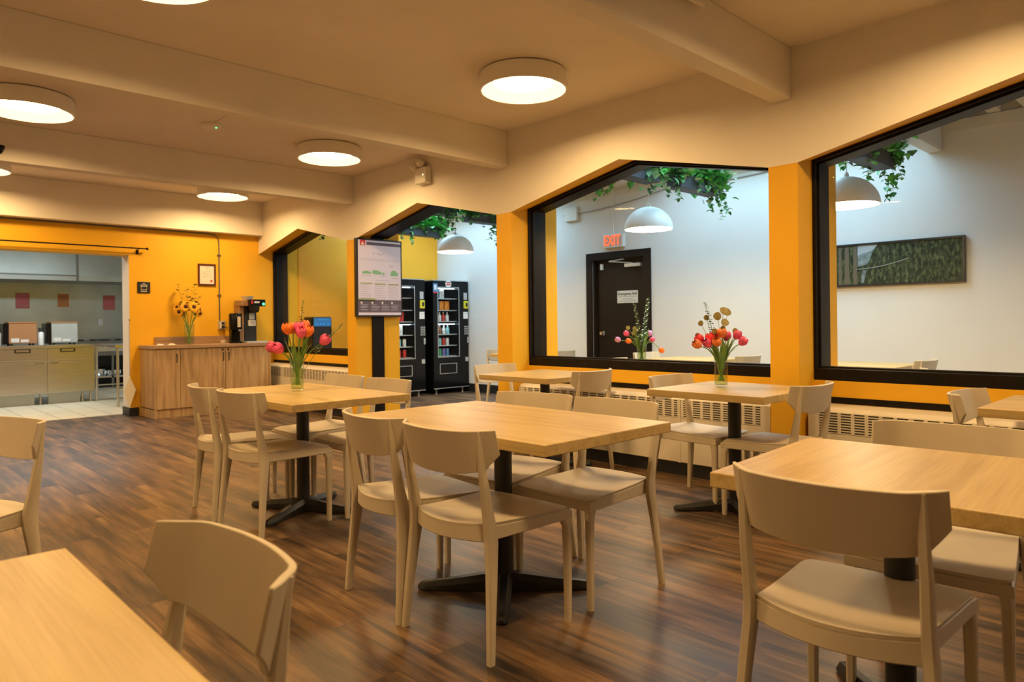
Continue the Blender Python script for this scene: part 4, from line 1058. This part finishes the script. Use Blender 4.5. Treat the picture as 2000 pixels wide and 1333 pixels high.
stock(7.085, 'right', [(5, 'bag', [(.16, 'p_blue'), (.27, 'p_white')]), (4, 'bag', [(.16, 'p_blue'), (.27, 'p_orange'), (.38, 'p_orange')]), (3, 'bot', [(.14, 'p_brown'), (.22, 'p_white'), (.30, 'p_red'), (.38, 'p_white')]),
  (2, 'bot', [(.14, 'p_orange'), (.22, 'p_brown'), (.31, 'p_white'), (.39, 'p_cyan')]), (1, 'can', [(.14, 'p_green'), (.22, 'p_cyan'), (.30, 'p_red'), (.38, 'p_white')]), (0, 'can', [(.14, 'p_cyan'), (.22, 'p_green'), (.30, 'p_purple'), (.38, 'p_blue')])])
stock(6.17, 'left', [(3, 'bag', [(.22, 'p_orange'), (.36, 'p_red')]), (2, 'bag', [(.20, 'p_green'), (.34, 'p_white')]), (1, 'can', [(.22, 'p_green'), (.32, 'p_cyan'), (.42, 'p_white')]), (0, 'can', [(.22, 'p_purple'), (.32, 'p_red'), (.42, 'p_red')])])
# water dispenser
t = thing('water_dispenser', 'black dispenser machine with blue lit panel against yellow wall', 'dispenser', (5.22, 9.74, 0))
bm = B(); bx(bm, 0, .33, .0, .29, .0, 1.285); obj('body', bm, 'black', t, bevel=.025, smooth=False)
bm = B(); bx(bm, .02, .31, -.004, .0, 1.14, 1.265); p = obj('control_panel', bm, 'blue_panel', t, smooth=False)
bm = B()
for q in (.06, .12, .17, .25): bx(bm, q, q+.025, -.006, -.004, 1.165, 1.185)
bx(bm, .09, .24, -.006, -.004, 1.235, 1.245); obj('panel_icons', bm, 'blue_glow', p, smooth=False)
bm = B(); bx(bm, .12, .14, -.02, .0, .955, .985); bx(bm, .16, .17, -.02, 0, .97, 1.0); obj('tap', bm, 'chrome', t, smooth=False)

# ---------------------------------------------------------------- oak cabinet and what stands on it
cb_ = thing('oak_cabinet', 'long oak cabinet with three doors below the sunflowers', 'cabinet', (0, 0, 0))
bm = B(); bx(bm, 2.92, 4.45, 9.535, YK-.004, .11, .878); bx(bm, 2.92, 2.94, 9.505, 9.54, 0, .878); bx(bm, 4.43, 4.45, 9.505, 9.54, 0, .878); bx(bm, 2.92, 2.94, 9.535, YK-.004, 0, .12); bx(bm, 4.43, 4.45, 9.535, YK-.004, 0, .12); obj('body', bm, 'cab_oak', cb_, smooth=False)
bm = B(); bx(bm, 2.94, 4.43, 9.545, 9.56, 0, .11); obj('plinth', bm, 'cab_oak', cb_, smooth=False)
for i, (a, b, hx_, lk) in enumerate([(2.943, 3.237, 3.19, False), (3.243, 3.817, 3.783, True), (3.823, 4.427, 3.858, True)]):
    bm = B(); bx(bm, a, b, 9.515, 9.534, .115, .872); dd = obj('door', bm, 'cab_oak', cb_, bevel=.0015, smooth=False)
    bm = B(); tube(bm, [(hx_, 9.515, .81), (hx_, 9.488, .80), (hx_, 9.488, .71), (hx_, 9.515, .70)], .006, 8); obj('handle', bm, 'black', dd)
    if lk:
        bm = B(); lathe(bm, [(0, .006), (.012, .005), (.013, 0)], seg=16); q = obj('lock', bm, 'black', dd); q.location = (hx_, 9.515, .848); q.rotation_euler = (PI/2, 0, 0)
bm = B(); bx(bm, 2.90, 4.47, 9.49, YK-.004, .880, .920); bx(bm, 3.10, 4.47, YK-.026, YK-.004, .92, 1.025); obj('countertop', bm, 'cab_top', cb_, bevel=.002, smooth=False)
# framed certificate, wayfinding sign, outlet + conduit
t = thing('framed_certificate', 'dark framed certificate with red seal on orange wall', 'picture', (3.79, YK, 1.88))
bm = B(); ring_prism(bm, [(-.122, -.152), (.122, -.152), (.122, .152), (-.122, .152)], [(-.098, -.128), (.098, -.128), (.098, .128), (-.098, .128)], 1, -.022, 0); obj('frame', bm, 'mahogany', t, bevel=.003, smooth=False)
bm = B(); bx(bm, -.098, .098, -.010, -.001, -.128, .128); obj('certificate', bm, 'paper', t, smooth=False)
bm = B()
for x0, x1, z in ((-.03, .03, .10), (-.02, .02, .085), (-.06, -.02, .03), (-.06, .05, .005), (-.06, .06, -.03), (-.02, .04, .04)): bx(bm, x0, x1, -.0112, -.0102, z, z+.004)
obj('print_lines', bm, 'ink_grey', t, smooth=False)
bm = B(); lathe(bm, [(0, .002), (.015, .002), (.015, 0)], seg=18); q = obj('red_seal', bm, 'redseal', t); q.location = (.06, -.0103, -.085); q.rotation_euler = (PI/2, 0, 0)
t = thing('wayfinding_sign', 'small square black sign with white icon by kitchen opening', 'sign', (2.975, YK, 1.682))
bm = B(); bx(bm, -.078, .078, -.012, 0, -.075, .075); obj('plate', bm, 'black', t, bevel=.004, smooth=False)
bm = B(); tube(bm, [(-.045, -.014, .022), (-.02, -.014, .040), (.02, -.014, .040), (.045, -.014, .022)], .0028, 6); tube(bm, [(-.04, -.014, .02), (.04, -.014, .02)], .0028, 6); tube(bm, [(-.012, -.014, .05), (.012, -.014, .05)], .0028, 6)
tube(bm, [(-.034, -.014, .012), (-.034, -.014, -.03), (.034, -.014, -.03), (.034, -.014, .012), (-.034, -.014, .012)], .0028, 6); obj('pot_icon', bm, 'paper_w', t)
bm = B()
for i in range(6): bx(bm, -.038+.013*i, -.030+.013*i, -.0135, -.012, -.058, -.046)
obj('caption_dots', bm, 'paper_w', t, smooth=False)
t = thing('wall_outlet', 'surface mounted outlet box with conduit left of coffee maker', 'outlet', (3.98, YK, 1.175))
bm = B(); bx(bm, -.045, .045, -.045, 0, -.06, .06); obj('box', bm, 'silver', t, bevel=.004, smooth=False)
bm = B(); bx(bm, -.03, .03, -.05, -.045, -.045, .045); obj('cover', bm, 'lampwhite', t, smooth=False)
bm = B(); bx(bm, -.01, .022, -.075, -.05, -.04, -.01); bx(bm, -.01, .022, -.07, -.05, .01, .04); obj('plug', bm, 'black', t, smooth=False)
bm = B(); tube(bm, [(-.02, -.012, .06), (-.02, -.012, 1.16), (-.03, -.012, 1.22), (-.07, -.012, 1.265), (-.2, -.012, 1.28), (-3.4, -.012, 1.28)], .009, 8); obj('conduit', bm, 'steel_dark', t)
bm = B()
for z in (.42, .98): bx(bm, -.045, .005, -.024, 0, z, z+.012)
obj('strap', bm, 'steel_dark', t, smooth=False)
bm = B(); tube(bm, [(4.0, 9.99, 1.15), (4.03, 9.93, 1.14), (4.10, 9.92, 1.12), (4.16, 9.93, 1.13)], .004, 6); tube(bm, [(4.0, 9.99, 1.16), (4.04, 9.95, 1.10), (4.09, 9.95, 1.02), (4.14, 9.97, .96), (4.2, 9.99, .945)], .004, 6); tag(obj('power_cord', bm, 'ink'), 'dark power cord from outlet behind the thermal server', 'cord')
# thermal server
t = thing('thermal_coffee_server', 'tall black coffee server left of the coffee maker', 'coffee server', (4.06, 9.76, .92))
bm = B(); lathe(bm, [(0, 0), (.085, 0), (.088, .006), (.088, .02), (.07, .03)], seg=28); lathe(bm, [(.0, .19), (.082, .19), (.086, .20), (.086, .40), (.078, .415), (0, .42)], seg=28); bx(bm, -.06, .06, -.01, .07, .02, .2); obj('body', bm, 'black_gloss', t)
bm = B(); bx(bm, -.008, .032, -.099, -.080, .225, .37); obj('sight_gauge', bm, 'beige_plastic', t, smooth=False)
bm = B(); bx(bm, -.004, .028, -.115, -.08, .16, .20); obj('tap', bm, 'black', t, bevel=.004, smooth=False)
bm = B(); bx(bm, .0, .026, -.117, -.115, .175, .19); obj('badge', bm, 'silver', t, smooth=False)
# coffee brewer
t = thing('coffee_maker', 'tall black and bronze coffee maker at cabinet end', 'coffee maker', (4.30, 9.80, .92))
bm = B(); bx(bm, -.09, .09, .02, .20, .0, .52); obj('tower', bm, 'black', t, bevel=.006, smooth=False)
mat('bronze_panel', (.30, .17, .08), .4)
bm = B(); bx(bm, -.16, .085, -.04, .20, .52, .60); obj('brew_head', bm, 'bronze_panel', t, bevel=.004, smooth=False)
bm = B(); bx(bm, -.155, -.095, .02, .2, .0, .52); obj('side_panel', bm, 'bronze_panel', t, smooth=False)
bm = B(); bx(bm, -.06, .165, -.115, -.0, .515, .612); hd = obj('control_head', bm, 'black_gloss', t, bevel=.008, smooth=False)
bm = B(); lathe(bm, [(0, .006), (.016, .005), (.018, 0)], seg=16); q = obj('green_light', bm, 'led_green', hd); q.location = (.135, -.116, .548); q.rotation_euler = (PI/2, 0, 0)
bm = B(); bx(bm, .0, .075, -.1175, -.115, .578, .586); bx(bm, .0, .075, -.1175, -.115, .562, .572); obj('control_text', bm, 'paper_w', hd, smooth=False)
bm = B(); bx(bm, -.045, -.02, -.1175, -.115, .55, .595); obj('red_mark', bm, 'red_plastic', hd, smooth=False)
bm = B(); lathe(bm, [(.0, .52), (.075, .52), (.07, .46), (.055, .43), (.0, .43)], (.02, -.06, 0), seg=24); obj('brew_basket', bm, 'black', t)
bm = B(); bx(bm, -.02, .05, -.004, .018, .33, .42); obj('paper_note', bm, 'greybox', t, smooth=False)
bm = B(); bx(bm, -.035, .065, -.008, .018, .24, .32); obj('label_plate', bm, 'paper', t, smooth=False)
bm = B()
for z in (.26, .28, .295): bx(bm, -.02, .05, -.0095, -.008, z, z+.006)
obj('label_text', bm, 'ink', t, smooth=False)
bm = B(); bx(bm, -.13, .165, -.17, .02, .0, .022); obj('drip_base', bm, 'silver', t, bevel=.003, smooth=False)
t = thing('filter_stack', 'stack of white coffee filters on top of coffee maker', 'coffee filters', (4.28, 9.87, 1.533))
bm = B(); lathe(bm, [(0, 0), (.055, 0), (.085, .045), (.09, .047), (.062, .008), (0, .008)], seg=32); obj('filters', bm, 'paper_w', t)
t = thing('sugar_basket', 'small pale basket of packets left of coffee server', 'basket', (3.94, 9.88, .921))
bm = B(); lathe(bm, [(0, 0), (.035, 0), (.05, .045), (.047, .046), (.033, .006), (0, .005)], seg=20); obj('basket', bm, 'paper', t)
bm = B()
for i in range(6): box(bm, (random.uniform(-.02, .02), random.uniform(-.02, .02), .05), (.03, .004, .045), rz=random.uniform(0, 3))
obj('packets', bm, 'brownbox', t, smooth=False)
bm = B(); G = [[Vector((3.02+.2*i/8, 9.62+.12*j/5, .922+.018*math.sin(i*1.1)*math.sin(j*.9)**2+.004)) for j in range(6)] for i in range(9)]; shell(bm, G, (0, 0, -.003)); tag(obj('paper_napkin', bm, 'paper', bevel=0), 'crumpled cream napkin at left end of the oak cabinet', 'napkin')
# curtain rod over the kitchen opening
t = thing('curtain_rod', 'thin dark curtain rod above the kitchen opening', 'curtain rod', (0, 9.99, 2.185))
bm = B(); tube(bm, [(.3, 0, 0), (2.985, 0, 0)], .0085, 10); obj('rod', bm, 'frame_black', t)
bm = B(); lathe(bm, [(0, -.018), (.016, -.010), (.018, 0), (.014, .012), (.009, .016)], seg=16); q = obj('finial', bm, 'frame_black', t); q.location = (3.0, 0, 0); q.rotation_euler = (0, -PI/2, 0)
bm = B(); tube(bm, [(2.90, 0, -.004), (2.90, .04, -.02), (2.90, .078, -.04)], .006, 8); bx(bm, 2.885, 2.915, .072, .08, -.07, -.01); obj('bracket', bm, 'frame_black', t)
# tags hanging on the jamb
t = thing('hanging_tag', 'white diamond shaped tag hanging on a beaded chain at kitchen jamb', 'tag', (2.784, 10.03, .52), math.radians(-35))
bm = B()
for i in range(38): bmesh.ops.create_uvsphere(bm, u_segments=6, v_segments=4, radius=.0055, matrix=Matrix.Translation((.003*math.sin(i), 0, .73-.0193*i)))
obj('bead_chain', bm, 'ink', t)
bm = B(); ring = [(0, .0), (.075, -.17), (.0, -.40), (-.075, -.2)]
prism(bm, ring, 1, -.004, .0); obj('card', bm, 'paper', t, smooth=False)
bm = B(); bx(bm, -.002, .014, -.008, .008, .725, .74); obj('hook', bm, 'ink', t, smooth=False)

# ---------------------------------------------------------------- kitchen
sbox('wall_kitchen_back', 'steel_wall', XL, 5.0, 16.0, 16.2, 0, 3.0)
sbox('wall_kitchen_right', 'white_wall', 4.9, 5.1, 10.37, 16.0, 0, 3.0)
sbox('wall_kitchen_left', 'white_wall', XL-.2, XL, 10.37, 16.2, 0, 3.0)
sbox('ceiling_kitchen', 'white_paint', XL, 5.0, 10.37, 16.2, 2.9, 3.0)
t = thing('prep_counter', 'stainless steel refrigerated counter inside kitchen with two drawers', 'counter', (0, 12.6, 0))
bm = B(); bx(bm, .9, 3.0, .015, .8, .165, .855); obj('body', bm, 'steel', t, smooth=False)
bm = B(); bx(bm, .88, 3.01, -.01, .82, .858, .90); obj('worktop', bm, 'steel', t, bevel=.004, smooth=False)
for a, b, h0 in ((1.75, 2.335, 2.05), (2.365, 2.93, 2.63), (1.1, 1.72, 1.4)):
    bm = B(); bx(bm, a, b, 0, .015, .67, .845); q = obj('drawer', bm, 'steel', t, bevel=.003, smooth=False)
    bm = B(); ring_prism(bm, [(h0-.10, .79), (h0+.10, .79), (h0+.10, .845), (h0-.10, .845)], [(h0-.083, .803), (h0+.083, .803), (h0+.083, .835), (h0-.083, .835)], 1, -.008, 0); obj('handle', bm, 'black', q, smooth=False)
    bm = B(); bx(bm, a, b, -.006, .015, .18, .64); q = obj('door', bm, 'steel', t, bevel=.003, smooth=False)
    bm = B(); bx(bm, (b-.14) if a < 2 else a+.02, (b-.02) if a < 2 else a+.14, -.012, -.006, .622, .634); obj('handle', bm, 'steel_dark', q, smooth=False)
bm = B(); bx(bm, 1.2, 2.2, .05, .07, 0, .165); bx(bm, 2.38, 2.80, .05, .07, 0, .165); obj('toe_panel', bm, 'greybox', t, smooth=False)
for lx in (2.84, 2.95, 2.28, 1.0):
    bm = B(); lathe(bm, [(0, 0), (.02, 0), (.02, .05), (.014, .06), (.014, .17)], (lx, .08, 0), seg=12); obj('leg', bm, 'steel', t)
for x0, m_, lab in ((1.90, 'brownbox', 'boxy countertop appliance with copper brown side on kitchen counter'), (2.44, 'greybox', 'boxy countertop appliance with grey side on kitchen counter')):
    t = thing('countertop_appliance', lab, 'kitchen appliance', (x0, 12.72, .90))
    bm = B(); bx(bm, 0, .355, 0, .34, .03, .345); obj('casing', bm, m_, t, bevel=.012, smooth=False)
    bm = B(); bx(bm, -.004, .359, -.004, .344, .338, .356); obj('lid', bm, 'brownbox', t, smooth=False)
    bm = B(); bx(bm, -.07, -.0, -.0, .30, .02, .33); obj('front_panel', bm, 'black_gloss', t, smooth=False)
    bm = B(); bx(bm, .03, .13, -.003, 0, .05, .11); bx(bm, .15, .25, -.003, 0, .05, .09); obj('stickers', bm, 'paper', t, smooth=False)
    for lx in (.04, .31):
        for ly in (.04, .3):
            bm = B(); bx(bm, lx-.015, lx+.015, ly-.015, ly+.015, .0, .03); obj('foot', bm, 'black', t, smooth=False)
for x0, lab in ((1.78, 'stack of pale cups left of brown appliance'), (2.32, 'white jug between the two kitchen counter appliances')):
    bm = B(); lathe(bm, [(0, 0), (.04, 0), (.045, .02), (.045, .17), (.03, .2), (.0, .2)], seg=20); o = obj('jug' if 'jug' in lab else 'cup_stack', bm, 'paper_w'); o.location = (x0, 12.80, .901); tag(o, lab, 'kitchenware')
    bm = B(); lathe(bm, [(.03, .201), (.033, .26), (0, .262)], seg=16); obj('lid', bm, 'ink', o)
t = thing('steel_side_table', 'narrow stainless work table just inside kitchen jamb', 'table', (3.02, 11.45, 0))
bm = B(); bx(bm, -.04, .62, -.04, 1.2, .865, .90); obj('worktop', bm, 'steel', t, smooth=False)
for lx, ly in ((0, 0), (.56, 0), (0, 1.14), (.56, 1.14)):
    bm = B(); tube(bm, [(lx, ly, 0), (lx, ly, .865)], .02, 12); obj('leg', bm, 'steel', t)
bm = B(); tube(bm, [(0, 0, .25), (.56, 0, .25)], .012, 8); tube(bm, [(0, 1.14, .25), (.56, 1.14, .25)], .012, 8); tube(bm, [(.56, 0, .25), (.56, 1.14, .25)], .012, 8); obj('stretcher', bm, 'steel', t)
t = thing('cooking_range', 'stainless cooking range with open pot shelf at kitchen back', 'stove', (3.10, 15.1, 0))
bm = B(); bx(bm, 0, 1.6, 0, .85, .62, .90); obj('body', bm, 'steel_dark', t, smooth=False)
bm = B(); bx(bm, 0, 1.6, -.02, .0, .70, .82); obj('control_panel', bm, 'steel', t, smooth=False)
for i in range(8):
    bm = B(); lathe(bm, [(0, .03), (.018, .028), (.022, 0)], seg=14); q = obj('knob', bm, 'chrome', t); q.location = (.1+.19*i, -.02, .77); q.rotation_euler = (PI/2, 0, 0)
bm = B(); bx(bm, 0, 1.6, .0, .8, .20, .23); obj('pot_shelf', bm, 'steel', t, smooth=False)
bm = B(); bx(bm, 0, 1.6, .78, .85, .0, .62); obj('back_panel', bm, 'black', t, smooth=False)
bm = B(); bx(bm, 0, 1.6, .2, .78, .0, .02); obj('lower_tray', bm, 'black', t, smooth=False)
for lx in (.03, .8, 1.57):
    bm = B(); bx(bm, lx-.02, lx+.02, .0, .04, 0, .62); obj('leg', bm, 'steel_dark', t, smooth=False)
bm = B()
for i in range(3): tube(bm, [(.15+.45*i, .1, .915), (.15+.45*i, .7, .915)], .012, 6); tube(bm, [(.05+.45*i, .4, .915), (.4+.45*i, .4, .915)], .012, 6)
obj('burner_grate', bm, 'black', t)
for i, (dx, r, h) in enumerate(((.62, .12, .13), (.86, .14, .10), (1.12, .11, .17), (.34, .13, .12))):
    p = thing('cooking_pot', ['shiny pot left of middle on range shelf', 'wide shallow shiny pot on range shelf', 'tall shiny pot on range shelf', 'shiny pot at left end of range shelf'][i], 'pot', (3.10+dx, 15.1+.22, .231))
    bm = B(); lathe(bm, [(0, 0), (r*.9, 0), (r, .02), (r, h), (r*.97, h), (r*.95, .02), (0, .01)], seg=24); obj('body', bm, 'chrome', p)
    bm = B(); lathe(bm, [(r*1.02, h), (r*.8, h+.02), (0, h+.035)], seg=24); obj('lid', bm, 'chrome', p)
t = thing('range_hood', 'wide stainless steel exhaust hood along kitchen back wall', 'range hood', (0, 14.9, 0))
bm = B(); prism(bm, [(.0, 2.02), (.0, 2.12), (.05, 2.62), (.05, 2.9), (1.09, 2.9), (1.09, 2.02)], 0, -.6, 4.85); obj('canopy', bm, 'steel_hood', t, smooth=False)
bm = B(); bx(bm, 3.26, 3.30, -.012, .05, 2.02, 2.88); bx(bm, -.6, 3.26, -.01, .0, 2.10, 2.125); obj('seam', bm, 'steel_dark', t, smooth=False)
for (x0, x1, z0, z1, m_, lab) in ((2.50, 2.725, 1.53, 1.825, 'pink_paper', 'leftmost pink notice on kitchen steel wall'), (3.18, 3.37, 1.565, 1.82, 'orange_paper', 'orange notice on kitchen steel wall'), (3.965, 4.185, 1.51, 1.805, 'pink_paper', 'rightmost pink notice on kitchen steel wall')):
    t = thing('wall_notice', lab, 'notice', ((x0+x1)/2, 15.998, (z0+z1)/2)); w, h = (x1-x0)/2, (z1-z0)/2
    bm = B(); bx(bm, -w, w, -.004, -.001, -h, h); obj('sheet', bm, m_, t, smooth=False)
    bm = B()
    for k in range(4): bx(bm, -w*.7, w*(.7 - .15*(k % 2)), -.0055, -.004, h*.5-k*h*.3, h*.5-k*h*.3+.012)
    obj('print_lines', bm, 'brownbox' if 'orange' in lab else 'pink_fl', t, smooth=False)
bm = B(); bx(bm, 3.87, 3.95, 15.985, 15.999, 1.20, 1.33); tag(obj('light_switch', bm, 'paper_w', smooth=False, bevel=.003), 'white switch plate on kitchen steel wall', 'switch')
